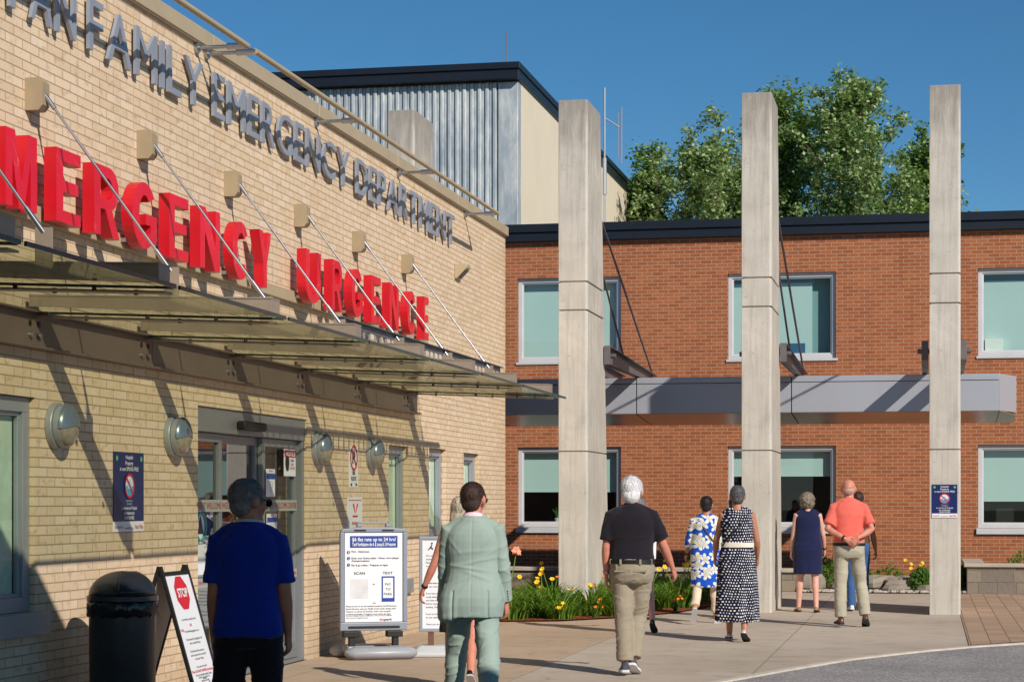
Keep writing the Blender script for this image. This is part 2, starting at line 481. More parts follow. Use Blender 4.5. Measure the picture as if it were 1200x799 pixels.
def stone_mat():
    t = NT('planter_stone'); v = t.obj(); x, y, z = t.sep(v)
    b = t.t.nodes.new('ShaderNodeTexBrick'); t.l(t.comb(t.math('ADD', x, y), z, 0.0), b.inputs['Vector'])
    b.inputs['Color1'].default_value = S(128, 120, 112); b.inputs['Color2'].default_value = S(172, 156, 134)
    b.inputs['Mortar'].default_value = S(120, 106, 90); b.inputs['Scale'].default_value = 1; b.inputs['Bias'].default_value = 0.1
    b.inputs['Mortar Size'].default_value = 0.006; b.inputs['Brick Width'].default_value = 0.52; b.inputs['Row Height'].default_value = 0.2
    b.squash = 0.6; b.squash_frequency = 2
    n = t.noise(v, 9, 6, 0.7)
    c = t.mix(t.math('MULTIPLY', n, 0.6), b.outputs['Color'], S(104, 96, 88))
    t.principled(c, 0.9, 0, t.bump(t.math('SUBTRACT', n, b.outputs['Fac']), 0.7, 0.02), 0.2)
    return t.m
M_STONE = stone_mat()
def corr_mat():
    t = NT('galvanised_sheet'); v = t.obj((1, 1, 0.35))
    n = t.noise(v, 2.6, 6, 0.75); n2 = t.noise(t.obj((6, 6, 0.6)), 2, 4, 0.6)
    c = t.ramp(n, [(0.3, S(142, 152, 160)), (0.5, S(172, 180, 186)), (0.65, S(204, 208, 208))])
    c = t.mix(t.math('MULTIPLY', t.ramp(n2, [(0.5, t.g(0)), (0.7, t.g(1))]), 0.5), c, S(226, 226, 214))
    t.principled(c, 0.55, 0.25, None, 0.4)
    return t.m
M_CORR = corr_mat()
M_BEIGE = plain('beige_cladding', S(226, 212, 188), 0.7, 0, 0.03, 1)
M_ROOF = plain('flat_roof_felt', S(90, 90, 92), 0.95, 0, 0.2, 2)
# ================================================================ THE GROUND
def sheet(name, poly, z, mat, kind='structure', parent=None):
    me = bpy.data.meshes.new(name)
    me.from_pydata([(x, y, z) for x, y in poly], [], [tuple(range(len(poly)))])
    me.materials.append(mat); o = bpy.data.objects.new(name, me); COL.objects.link(o)
    WM[name] = Matrix()
    return tag(o, kind=kind)
M_GRASSG = plain('far_ground', S(104, 110, 78), 0.95, 0, 0.2, 0.2)
sheet('ground', [(-400, -300), (400, -300), (400, 600), (-400, 600)], -0.03, M_GRASSG)
edge = [(-4.4, -12), (-3.9, 2), (-3.55, 7), (-3.15, 11), (-2.6, 14.6), (-1.77, 17.48), (-1.25, 19.0), (-0.736, 20.35), (-0.36, 21.05), (0, 21.68), (0.5, 22.4), (1.02, 22.99), (2.2, 24.1), (4, 25.4), (7, 26.9), (12, 28), (40, 28.5)]
sheet('road', edge + [(40, -12)], -0.012, M_ASPH)
sheet('pavement', [(-6.3, -12), (-4.4, -12)] + edge[1:] + [(40, 35.04), (-2.0, 35.04), (-2.0, 36.0), (-6.3, 36)], 0.0, M_WALK)
# pale worn edging strip between the pavement and the road
mb = MB()
for a, b in zip(edge[:-1], edge[1:]):
    d = (V((b[0]-a[0], b[1]-a[1], 0))).normalized(); nn = V((-d.y, d.x, 0)) * 0.09
    mb.add([(a[0], a[1], .004), (b[0], b[1], .004), (b[0]+nn.x, b[1]+nn.y, .004), (a[0]+nn.x, a[1]+nn.y, .004),
            (a[0], a[1], -.012), (b[0], b[1], -.012)], [(0, 1, 2, 3), (4, 5, 1, 0)])
M_KERB = plain('kerb_concrete', S(196, 186, 172), 0.9, 0, 0.15, 6, 0.3)
o = mb.build('kerb_strip', M_KERB); tag(o, kind='structure')
sheet('paver_walk', [(0.42, 22.45), (1.02, 23.2), (2.2, 24.3), (4, 25.6), (7, 27.1), (12, 28.2), (12, 35.03), (0.42, 35.03)], 0.008, M_PAVER)
sheet('planting_bed', [(-6.0, 25.75), (-5.4, 25.7), (-4.7, 25.95), (-4.0, 26.9), (-3.45, 28.2), (-3.2, 29.6), (-3.1, 31.5), (-3.1, 35.4), (-9, 35.4), (-9, 28.8), (-6.0, 28.8)], 0.02, M_MULCH)
sheet('rear_bed', [(-2.2, 35.0), (0.62, 35.0), (0.62, 38.2), (-2.2, 38.2)], 0.012, M_SOIL)

# ================================================================ WALL AND WINDOW HELPERS
def wall_panel(mb, M, u0, u1, v0, v1, holes, depth=0.3, reveal=0.12):
    us = sorted(set([u0, u1] + [h[0] for h in holes] + [h[1] for h in holes]))
    vs = sorted(set([v0, v1] + [h[2] for h in holes] + [h[3] for h in holes]))
    for a, b in zip(us[:-1], us[1:]):
        for c, d in zip(vs[:-1], vs[1:]):
            m = ((a+b)/2, (c+d)/2)
            if any(h[0] < m[0] < h[1] and h[2] < m[1] < h[3] for h in holes): continue
            mb.add([(a, c, 0), (b, c, 0), (b, d, 0), (a, d, 0)], [(0, 1, 2, 3)], M)
    for h in holes:
        a, b, c, d = h[:4]; r = -depth
        mb.add([(a,c,0),(b,c,0),(b,d,0),(a,d,0),(a,c,r),(b,c,r),(b,d,r),(a,d,r)], [(0,1,5,4),(1,2,6,5),(2,3,7,6),(3,0,4,7)], M)
    mb.add([(u0,v0,0),(u1,v0,0),(u1,v1,0),(u0,v1,0),(u0,v0,-depth),(u1,v0,-depth),(u1,v1,-depth),(u0,v1,-depth)],
           [(0,1,5,4),(1,2,6,5),(2,3,7,6),(3,0,4,7)], M)

def window(parent, M, u0, u1, v0, v1, fr=0.07, rec=0.10, mull=(), rail=(), mat=None, glass=None, blinds=(), sill=None, room=None, sill_mat=None, roomd=1.2, double=False, bo=.154):
    """an aluminium window in the opening u0..u1 x v0..v1 of plane M"""
    mat = mat or M_ALU; glass = glass or M_WGLASS
    f = MB(); e = 0.004
    f.frame(u0+e, u1-e, v0+e, v1-e, fr, -rec-0.06, -rec+0.02, M)
    for m in mull: f.box(m-fr*0.4, m+fr*0.4, v0+fr, v1-fr, -rec-0.05, -rec+0.012, M)
    for r in rail: f.box(u0+fr, u1-fr, r-fr*0.4, r+fr*0.4, -rec-0.05, -rec+0.008, M)
    if double: f.frame(u0+fr+.001, u1-fr-.001, v0+fr+.001, v1-fr-.001, 0.03, -rec-0.04, -rec-0.005, M)
    w = f.build('window', mat, parent, bevel=0.004)
    g = MB(); g.add([(u0+fr, v0+fr, -rec-0.02), (u1-fr, v0+fr, -rec-0.02), (u1-fr, v1-fr, -rec-0.02), (u0+fr, v1-fr, -rec-0.02)], [(0,1,2,3)], M)
    g.build('pane', glass, w)
    for (a, b, c, d, bm) in blinds:
        q = MB(); q.box(a, b, c, d, -rec-bo-.006, -rec-bo, M); q.box(a, b, c-0.02, c, -rec-bo-.011, -rec-bo+.005, M)
        q.build('blind', bm, w)
    if sill:
        s = MB(); s.box(u0-sill[0], u1+sill[0], v0-sill[1], v0-0.002, -rec, sill[2], M)
        s.build('sill', sill_mat or mat, w, bevel=0.006)
    q = MB(); D = -rec - roomd
    q.add([(u0,v0,-rec-.07),(u1,v0,-rec-.07),(u1,v1,-rec-.07),(u0,v1,-rec-.07),(u0-.6,v0-.3,D),(u1+.6,v0-.3,D),(u1+.6,v1+.2,D),(u0-.6,v1+.2,D)],
          [(4,5,6,7),(0,1,5,4),(1,2,6,5),(2,3,7,6),(3,0,4,7)], M)
    q.build('room', room or M_ROOM, w)
    return w

# ================================================================ YELLOW BRICK BUILDING (left)
YE = 28.71
yb = thing('brick_building', 'pale yellow brick hospital building with tan roof coping along the left', 'building', (-9, 20, 0))
DOOR = (16.13, 19.18, 0.0, 2.36)
WIN0 = (10.6, 12.97, 0.80, 2.265)
WA = (22.26, 23.13, 0.66, 2.20)
WB_ = (24.15, 25.05, 1.125, 2.215)
WC = (26.04, 26.97, 1.125, 2.20)
mb = MB()
wall_panel(mb, WALL_L, -8, YE, -0.05, 5.39, [DOOR, WIN0, WA, WB_, WC], 0.3)
mb.add([(-6, YE, -.05), (-6, YE, 5.39), (-20, YE, 5.39), (-20, YE, -.05)], [(0,1,2,3)])
mb.add([(-6, -8, -.05), (-6, -8, 5.39), (-20, -8, 5.39), (-20, -8, -.05)], [(3,2,1,0)])
mb.build('wall', M_YB, yb)
MB().box(-19.9, -6.2, -7.9, YE-.1, 5.1, 5.2).build('roof', M_ROOF, yb)
mb = MB(); y = -8.0
while y < YE:
    y1 = min(y + 3.05, YE + 0.03)
    mb.box(-6.35, -5.955, y + 0.004, y1 - 0.004, 5.385, 5.515); y += 3.05
mb.box(-6.34, -5.965, -8, YE, 5.375, 5.505)
mb.build('coping', M_TANMET, yb, bevel=0.006)
MB().box(-6.0, -5.945, 9.5, 23.9, 3.455, 3.565).build('ledge', M_TANMET, yb, bevel=0.006)
for yj in (14.72, 20.42, 26.0 - .45):
    s = MB(); s.box(-6.0, -5.9975, yj - .006, yj + .006, 0, 5.37) if yj < 25 else None
    if s.v: s.build('control_joint', plain('joint_sealant', S(196, 172, 140), .8), yb)
# door assembly
def make_door():
    u0, u1, v0, v1 = DOOR
    f = MB()
    f.box(u0+.004, u1-.004, 2.15, v1-.004, -0.16, -0.02, WALL_L)                    # header
    f.box(u0+.004, u0+.07, 0.02, 2.15, -0.16, -0.03, WALL_L)
    f.box(u1-.07, u1-.004, 0.02, 2.15, -0.16, -0.03, WALL_L)
    f.box(u0+.07, u1-.07, 0.0, 0.03, -0.22, -0.02, WALL_L)
    d = f.build('sliding_door', M_ALUD, yb, bevel=0.005)
    xs = [(u0+.07, 16.98, -0.10), (16.98, 18.05, -0.14), (18.05, u1-.07, -0.09)]
    for i, (a, b, n) in enumerate(xs):
        q = MB(); w = 0.075
        q.frame(a+.002, b-.002, 0.035, 2.145, w, n-.04, n+.01, WALL_L)
        q.box(a+w, b-w, w+.035, 0.20, n-.04, n+.01, WALL_L)
        lf = q.build('door_leaf', M_ALUD, d, bevel=0.004)
        g = MB(); g.add([(a+w, .2, n-.02), (b-w, .2, n-.02), (b-w, 2.07, n-.02), (a+w, 2.07, n-.02)], [(0,1,2,3)], WALL_L)
        g.build('door_glass', M_DGLASS, d)
        # frosted bands with the wording
        for (c, e) in ((1.465, 1.57), (0.82, 0.90)):
            s = MB(); s.box(a+w*.4, b-w*.4, c, e, n+.012, n+.016, WALL_L); s.build('door_band', plain('frosted_band', S(158, 164, 156), 0.6, 0, 0.03), d)
            s = MB(); t = ('PATIENT WELCOME', 'WELCOME CENTRE', 'PATIENT WELCOME CENTRE')[i]
            put_text(s, t, WALL_L, a+.05, b-.05, c+.025, e-.025, n+.019, 0, 0.0); s.build('door_lettering', plain('faded_red_ink', S(190, 60, 66), .6, 0, .05), d)
    s = MB(); s.box(17.15, 17.75, 2.19, 2.27, -0.02, 0.07, WALL_L); s.build('door_sensor', M_DARK, d, bevel=0.02)
    # inside of the lobby
    q = MB(); a, b = u0-.8, u1+.8
    q.add([(u0,0,-.23),(u1,0,-.23),(u1,2.2,-.23),(u0,2.2,-.23),(a,0,-3),(b,0,-3),(b,2.4,-3),(a,2.4,-3)], [(4,5,6,7),(0,1,5,4),(1,2,6,5),(2,3,7,6),(3,0,4,7)], WALL_L)
    q.build('lobby', plain('lobby_wall', S(150, 136, 116), 0.8, 0, 0.35, 0.8), d)
    q = MB(); q.box(17.0, 17.12, 0.03, 2.1, -0.9, -0.82, WALL_L); q.box(18.0, 18.1, .03, 2.1, -.9, -.82, WALL_L); q.box(16.2, 19.1, 2.0, 2.1, -.9, -.83, WALL_L)
    q.build('inner_door_frame', M_ALUD, d)
    return d
door = make_door()
def decal(parent, M, u0, u1, v0, v1, n, base, lines, name='notice', band=None):
    s = MB(); s.box(u0, u1, v0, v1, n, n+.004, M); o = s.build(name, base, parent)
    return o
def notice(M, u0, u1, v0, v1, n, parent, kind):
    s = MB(); s.box(u0, u1, v0, v1, n, n + .004, M); o = s.build('notice', M_WHITE, parent); n += .008
    h = v1 - v0; w = u1 - u0
    if kind == 'notice':
        MB().box(u0+.01, u1-.01, v1-.3*h, v1-.03*h, n-.004, n, M).build('header', M_INKR, o)
        t = MB(); put_text(t, 'NOTICE', M, u0+.04, u1-.04, v1-.26*h, v1-.08*h, n+.003, 0, .02); t.build('lettering', M_WHITE, o)
        t = MB(); t.ell((u0+.25*w, v0+.5*h, n), (.06, .08, .004), M); t.box(u0+.2*w, u0+.34*w, v0+.2*h, v0+.42*h, n, n+.003, M); t.build('symbol', M_INK, o)
        t = MB(); text_block(t, ['CAMERA', 'IN USE'], M, u0+.4*w, u1-.03, v1-.36*h, .09*h, .06*h, n+.003, .01); t.build('lettering', M_INK, o)
        t = MB(); text_block(t, ['24 HOURS'], M, u0+.4*w, u1-.03, v0+.36*h, .1*h, .05*h, n+.003, .01); t.build('lettering', M_INKR, o)
    elif kind == 'blue':
        MB().box(u0+.01, u1-.01, v1-.36*h, v1-.16*h, n-.004, n, M).build('header', M_BLUE, o)
        t = MB(); text_block(t, ['ENTRANCE'], M, u0+.03, u1-.03, v1-.03*h, .07*h, .04*h, n+.003, .02); t.build('lettering', M_INKR, o)
        t = MB(); text_block(t, ['please use hand', 'sanitizer and wear', 'a mask inside', 'the building', 'merci'], M, u0+.03, u1-.03, v1-.42*h, .055*h, .04*h, n+.003, 0); t.build('lettering', M_INKG, o)
    elif kind == 'text':
        t = MB(); text_block(t, ['WELCOME !', '', 'please wait here', 'for a nurse', 'veuillez attendre', 'ici svp'], M, u0+.03, u1-.03, v1-.06*h, .055*h, .05*h, n+.003, 0); t.build('lettering', M_INKG, o)
    elif kind == 'oval':
        pass
    return o
notice(WALL_L, 18.62, 18.98, 1.90, 2.06, -.075, door, 'notice') if False else None
notice(WALL_L, 18.66, 19.02, 1.80, 2.06, -.072, door, 'notice')
notice(WALL_L, 18.12, 18.38, 1.60, 1.86, -.072, door, 'blue')
notice(WALL_L, 18.14, 18.44, 1.22, 1.44, -.072, door, 'blue')
notice(WALL_L, 16.22, 16.86, 0.93, 1.19, -.085, door, 'text')
s = MB(); s.cyl((0, 0, 0), .14, .004, n=28, M=WALL_L @ Matrix.Translation((16.4, 1.34, -.085))); o = s.build('door_sticker', M_WHITE, door)
s = MB(); s.tube([(16.4 + .12*math.cos(a*math.pi/12), 1.34 + .12*math.sin(a*math.pi/12), -.078) for a in range(25)], .016, n=6, M=WALL_L); s.build('ring', plain('teal', S(70, 150, 150), .5), o)
s = MB(); s.add([(16.33, 1.28, -.076), (16.47, 1.28, -.076), (16.4, 1.44, -.076)], [(0,1,2)], WALL_L); s.build('symbol', M_INK, o)
# windows of the yellow building
window(yb, WALL_L, *WIN0, fr=0.10, rec=0.06, mull=(), double=True, blinds=[(10.7, 12.62, .92, 2.16, M_BLINDW), (12.65, 12.84, .92, 2.16, plain('pale_green_blind', S(204, 216, 202), .9))], sill=(0.13, 0.155, 0.06), room=M_ROOMP, bo=.05)
window(yb, WALL_L, *WA, fr=0.09, rec=0.08, double=True, blinds=[(WA[0]+.10, WA[1]-.22, .78, 2.1, plain('pale_green_blind', S(204, 216, 202), .9)), (WA[1]-.2, WA[1]-.1, .78, 2.1, M_BLINDW)], sill=(0.08, 0.17, 0.05), room=M_ROOMP, bo=.05)
for w_ in (WB_, WC):
    window(yb, WALL_L, *w_, fr=0.09, rec=0.08, double=True, blinds=[(w_[0]+.10, w_[1]-.3, w_[2]+.11, w_[3]-.1, M_BLINDW), (w_[1]-.28, w_[1]-.1, w_[2]+.11, w_[3]-.1, plain('pale_green_blind', 0))], sill=(0.05, 0.10, 0.04), room=M_ROOMP, bo=.05)

# ================================================================ WORD SIGNS
def y_at(px, q):        # where the sight line of column px meets the plane q in front of the wall (survey of the photograph)
    k = (px - 600) / 2380.0; X = -6 + q
    a, b = .9795, .2013
    return (k * (-X) * b - X * a) / (b - k * a) if False else ((-a * X) + k * (-X * b)) / (b - k * a)
sg = thing('wall_sign', 'large red acrylic letters reading EMERGENCY URGENCE on the yellow brick wall', 'sign', (-6, 18, 3.46))
red = [('E', -44, -10), ('M', -6, 46), ('E', 54, 97), ('R', 99, 142), ('G', 144, 186), ('E', 188, 223), ('N', 224.5, 260), ('C', 263, 294), ('Y', 294, 320),
       ('U', 349.5, 378), ('R', 381, 403), ('G', 404, 427), ('E', 427.5, 448), ('N', 449, 469), ('C', 470, 489), ('E', 489.5, 504)]
def block(ch):
    """outlines of a heavy sans capital in a unit box"""
    w, h = .27, .165
    def arc(cx, cy, rx, ry, a0, a1, n=14): return [(cx + rx*math.cos(R(a0 + (a1-a0)*i/n)), cy + ry*math.sin(R(a0 + (a1-a0)*i/n))) for i in range(n+1)]
    if ch == 'E': return [[(0,0),(1,0),(1,h),(.28,h),(.28,.42),(.9,.42),(.9,.58),(.28,.58),(.28,1-h),(1,1-h),(1,1),(0,1)]]
    if ch == 'M': return [[(0,0),(.21,0),(.21,.66),(.42,0),(.58,0),(.79,.66),(.79,0),(1,0),(1,1),(.71,1),(.5,.36),(.29,1),(0,1)]]
    if ch == 'N': return [[(0,0),(.23,0),(.23,.60),(.73,0),(1,0),(1,1),(.77,1),(.77,.40),(.27,1),(0,1)]]
    if ch == 'Y': return [[(.36,0),(.64,0),(.64,.42),(1,1),(.70,1),(.5,.64),(.30,1),(0,1),(.36,.42)]]
    if ch == 'U': return [[(0,1),(0,.36)] + arc(.5,.34,.5,.34,180,360) + [(1,1),(.75,1),(.75,.36)] + arc(.5,.36,.25,.20,0,-180) + [(.25,1)]]
    if ch == 'C': return [arc(.5,.5,.5,.5,38,322,22) + arc(.52,.5,.24,.31,316,44,20)]
    if ch == 'G': return [arc(.5,.5,.5,.5,38,300,22) + [(1,.14),(1,.53),(.55,.53),(.55,.37),(.75,.37),(.75,.25)] + arc(.51,.5,.23,.31,300,46,20)]
    if ch == 'R': return [[(0,0),(.25,0),(.25,.38),(.44,.38),(.74,0),(1.02,0),(.70,.41)] + arc(.60,.69,.38,.31,-62,90,12) + [(0,1)], [(.25,.53)] + arc(.56,.685,.17,.155,-90,90,8) + [(.25,.84)]]
def letter_geo(ch):
    cu = bpy.data.curves.new('t', 'CURVE'); cu.dimensions = '2D'; cu.fill_mode = 'BOTH'; cu.extrude = .5
    for pl_ in block(ch):
        sp = cu.splines.new('POLY'); sp.points.add(len(pl_) - 1); sp.use_cyclic_u = True
        for q, (x_, y_) in zip(sp.points, pl_): q.co = (x_, y_, 0, 1)
    o_ = bpy.data.objects.new('t', cu); COL.objects.link(o_); bpy.context.view_layer.update()
    ev = o_.evaluated_get(bpy.context.evaluated_depsgraph_get()); me = ev.to_mesh()
    out = ([tuple(v.co) for v in me.vertices], [tuple(p.vertices) for p in me.polygons]); ev.to_mesh_clear(); bpy.data.objects.remove(o_); return out
for ch, a, b in red:
    s = MB(); ya, yb_ = y_at(a, .11), y_at(b, .20)
    vs_, fs_ = letter_geo(ch)
    pts_ = [(ya + x_*(yb_ - ya), 3.465 + y_*.50, .095 + (z_ + .5)*.09) for x_, y_, z_ in vs_]
    s.add(pts_, [f_ for f_ in fs_ if all(vs_[i][2] > .49 for i in f_)], WALL_L, 0); s.add(pts_, [f_ for f_ in fs_ if not all(vs_[i][2] > .49 for i in f_)], WALL_L, 1)
    s.build('letter', [M_REDL, M_REDSIDE], sg)
    for fx_ in (.2, .8):
        s = MB(); u_ = ya + fx_*(yb_ - ya); s.box(u_ - .012, u_ + .012, 3.50, 3.53, 0.0, .10, WALL_L); s.build('standoff', M_STEEL, sg)
for yy in [12.4 + i * .62 for i in range(18)]:
    pass
sg2 = thing('wall_sign', 'silver metal letters reading FAMILY EMERGENCY DEPARTMENT high on the yellow brick wall', 'sign', (-6, 18, 4.82))
def word(s, ya, yb_, q=0.025, z0=4.825, z1=5.20):
    # each letter a piece of its own, laid out from the full word's proportions
    widths = []
    for ch in s:
        _, _, bb = glyphs(ch, 0.5, 0.0); widths.append(bb[1] - bb[0])
    gap = 0.13; tot = sum(widths) + gap * (len(s) - 1); k = (yb_ - ya) / tot; u = ya
    for ch, w in zip(s, widths):
        m = MB(); put_text(m, ch, WALL_L, u, u + w * k, z0, z1, q, 0.028, 0.0)
        m.build('letter', M_SILV, sg2, bevel=0.003, segs=1); u += (w + gap) * k
word('M', 12.02, 12.56); word('AN', 12.80, 13.54); word('FAMILY', 13.77, 16.12); word('EMERGENCY', 16.38, 20.50); word('DEPARTMENT', 20.78, 25.32)

# ================================================================ TUBE LIGHT ABOVE THE LETTERS
tl = thing('sign_light', 'long tan tube light on short grey arms above the silver letters', 'light', (-6, 16, 5.335))
s = MB(); s.tube([(-5.552, 9.0, 5.335), (-5.552, 16.09, 5.335)], .026, n=10); s.build('light_tube', M_TANMET, tl, smooth='auto')
s = MB(); s.tube([(-5.552, 16.28, 5.335), (-5.552, 26.09, 5.335)], .026, n=10); s.build('light_tube', M_TANMET, tl, smooth='auto')
for yy in (12.86, 16.07, 16.30, 19.44, 22.64, 26.07):
    s = MB(); s.tube([(-5.98, yy, 5.335), (-5.56, yy, 5.335)], .016, n=10); s.tube([(-5.72, yy, 5.335), (-5.545, yy, 5.335)], .028, n=10)
    s.cyl((-5.998, yy, 5.335), .045, .03, 'x', 16)
    s.build('light_arm', M_STEEL, tl, smooth='auto')

# ================================================================ GLASS ENTRANCE CANOPY
gc = thing('entrance_canopy', 'glass entrance canopy on brown steel arms hung from rods under the red letters', 'canopy', (-6, 16, 2.6))
s = MB()
yy = 7.0
while yy < 23.4:
    y1 = min(yy + 4.0, 23.41)
    s.box(-5.998, -5.955, yy + .003, y1 - .003, 2.59, 2.845)
    s.box(-5.955, -5.90, yy + .003, y1 - .003, 2.59, 2.605); s.box(-5.955, -5.90, yy + .003, y1 - .003, 2.83, 2.845)
    yy += 4.0
s.build('wall_channel', M_BRONZE, gc, bevel=0.004)
_b = MB(); _b.cyl((0, 0, 0), .014, .03, 'z', 8); _o = _b.build('glass_bolt', M_DARK); BOLT = _o.data; bpy.data.objects.remove(_o)
def sbox(mb, x0, x1, y0, y1, d0, d1):
    """a flat piece lying in the outward slope of the glass"""
    z = lambda x: 2.758 + (-4.17 - x) * .043
    mb.add([(x0,y0,z(x0)+d0),(x1,y0,z(x1)+d0),(x1,y1,z(x1)+d0),(x0,y1,z(x0)+d0),(x0,y0,z(x0)+d1),(x1,y0,z(x1)+d1),(x1,y1,z(x1)+d1),(x0,y1,z(x0)+d1)],
           [(0,3,2,1),(4,5,6,7),(0,1,5,4),(1,2,6,5),(2,3,7,6),(3,0,4,7)])
ARMS = [8.86, 10.86, 12.86, 14.84, 16.82, 18.81, 20.81, 22.86]
for i, ya in enumerate(ARMS):
    s = MB()
    # channel tapering slightly to its tip
    z0 = 2.795
    for (y0, y1) in ((ya - .085, ya - .075), ):
        s.prism([(-5.955, 2.87), (-4.245, 2.78), (-4.245, 2.885), (-5.955, 2.94)], y0, y1, Matrix(((1,0,0,0),(0,0,1,0),(0,1,0,0),(0,0,0,1))))
    s.add([(-5.955, ya-.09, 2.94), (-4.24, ya-.09, 2.885), (-4.24, ya+.09, 2.885), (-5.955, ya+.09, 2.94),
           (-5.955, ya-.09, 2.95), (-4.24, ya-.09, 2.895), (-4.24, ya+.09, 2.895), (-5.955, ya+.09, 2.95)], [(0,1,2,3),(4,5,6,7),(0,1,5,4),(1,2,6,5),(2,3,7,6),(3,0,4,7)])
    s.box(-4.25, -4.242, ya - .08, ya + .09, 2.78, 2.89)
    a = s.build('canopy_arm', M_ARM, gc)
    for bx_, by_ in [(dx, ya - .10) for dx in (-5.80, -5.10, -4.62)] + [(dx, ya + .10) for dx in (-5.62, -4.95, -4.45)]:
        bo = bpy.data.objects.new('glass_bolt', BOLT); COL.objects.link(bo); bo.parent = a; bo.location = (bx_ + 6, by_ - 16, 2.722 + (-4.17 - bx_) * .043 - 2.6); WM[bo.name] = WM[gc.name]
    s = MB(); sbox(s, -5.9, -4.18, ya - .018, ya - .008, -.008, .008); s.build('glass_joint', plain('glass_edge_green', S(70, 88, 78), 0.3, 0, .1), a)
    s = MB(); sbox(s, -5.955, -4.235, ya - .005, ya + .115, -.030, -.018); s.build('lower_flange', M_ARM, a)
    for sx_ in (-.07, .07):
        s = MB(); s.cyl((-5.957, ya + sx_, 2.76), .022, .006, 'x', 12); s.build('bolt_hole', M_DARK, gc)
        s = MB(); s.cyl((-5.957, ya + sx_, 2.68), .02, .02, 'x', 12); s.build('channel_bolt', M_STEEL, gc, smooth='auto')
    # rod
    if True:
        s = MB(); b0 = V((-5.88, ya, 4.31)); b1 = V((-4.97, ya, 3.09))
        s.tube([b0, b1], .0095, n=10); s.tube([b0, b0.lerp(b1, .08)], .016, n=10); s.tube([b0.lerp(b1, .88), b1], .017, n=10)
        s.build('tie_rod', M_STEEL, gc, smooth='auto')
        s = MB(); s.prism([(-6.0, 4.20), (-5.90, 4.20), (-5.87, 4.235), (-5.87, 4.39), (-5.90, 4.42), (-6.0, 4.42)], ya - .055, ya + .055, Matrix(((1,0,0,0),(0,0,1,0),(0,1,0,0),(0,0,0,1))))
        s.build('rod_bracket', plain('bracket_tan', S(162, 144, 116), .6, 0, .1, 5), gc)
        s = MB(); s.box(-5.02, -4.92, ya - .012, ya + .012, 2.92, 3.12); s.build('rod_lug', M_ARM, gc)
for a, b in zip([7.0] + ARMS, ARMS + [23.38]):
    s = MB(); sbox(s, -5.94, -4.17, a + .03, b - .03, .0, .012); s.build('glass_panel', M_CGLASS, gc)
    s = MB(); sbox(s, -4.169, -4.155, a + .03, b - .03, -.006, .018); s.build('glass_edge', plain('dark_glass_edge', S(40, 52, 52), 0.2, 0, .1), gc)
s = MB(); s.box(-5.03, -5.012, 16.9, 23.7, 3.095, 3.145); s.box(-5.03, -4.97, 16.9, 23.7, 3.147, 3.155); s.build('gutter_rail', M_GREYRAIL, gc)
s = MB(); s.box(-5.03, -5.015, 16.9, 23.6, 2.955, 2.967); s.build('lower_rail', M_GREYRAIL, gc)
yy = 17.0
while yy < 23.6:
    s = MB(); s.box(-5.03, -5.015, yy, yy + .022, 2.967, 3.094); s.build('rail_post', M_ALU, gc); yy += .19

# ================================================================ WALL LAMPS
def bulkhead():
    r = thing('wall_lamp', '', 'wall lamp', (0, 0, 0))
    s = MB(); s.cyl((0, 0, 0), .165, .05, 'x', 36); s.cyl((.05, 0, 0), .15, .05, 'x', 36); s.build('lamp_base', M_ALU, r, smooth='auto', bevel=.006)
    # domed hood over the upper half, ribbed glass below
    def dome(a0, a1, k, x0=.10, h=.065):
        rings = []
        for j in range(7):
            t = j / 6 * math.pi / 2; rr = .155 * k * math.cos(t) + .001; xx = x0 + h * k * math.sin(t)
            rings.append([(xx, rr * math.cos(a0 + (a1 - a0) * i / 24), rr * math.sin(a0 + (a1 - a0) * i / 24)) for i in range(25)])
        vs = [p for q in rings for p in q]; fs = []
        for j in range(6):
            for i in range(24): fs.append((j*25+i, j*25+i+1, (j+1)*25+i+1, (j+1)*25+i))
        m = MB(); m.add(vs, fs); return m
    dome(R(-8), R(188), 1.0).build('lamp_hood', plain('lamp_hood_grey', S(122, 134, 146), .3, .4, .05, 3), r, smooth=True)
    dome(R(185), R(355), .93).build('lamp_glass', plain('lamp_ribbed_glass', S(150, 138, 120), .2, 0, .2, 30), r, smooth=True)
    return r
lamp0 = bulkhead()
lampl = ['round grey wall lamp between the large left window and the smoke-free sign', 'round grey wall lamp at the left edge of the sliding door',
         'round grey wall lamp between the door and the no parking sign', 'round grey wall lamp just left of the tall narrow window']
for i, yy in enumerate((13.28, 15.51, 19.48, 21.46)):
    o = lamp0 if i == 0 else copy_tree(lamp0)
    place(o, (-6.0, yy, 2.08), 0, lampl[i], 'round wall lamps along the yellow wall')
# small wedge light
wl = thing('flood_light', 'small tan wedge-shaped light high at the far end of the yellow wall', 'wall light', (-6, 25.6, 4.53))
s = MB(); s.prism([(0, -.10), (.03, -.10), (.17, .04), (.17, .09), (0, .09)], -.10, .10, Matrix(((1,0,0,-6),(0,0,1,25.6),(0,1,0,4.53),(0,0,0,1)))); s.build('lamp_body', M_TANMET, wl, bevel=.01)
s = MB(); s.add([(-5.95, 25.52, 4.437), (-5.85, 25.52, 4.537), (-5.85, 25.68, 4.537), (-5.95, 25.68, 4.437)], [(0,1,2,3)]); s.build('lamp_lens', M_INKG, wl)

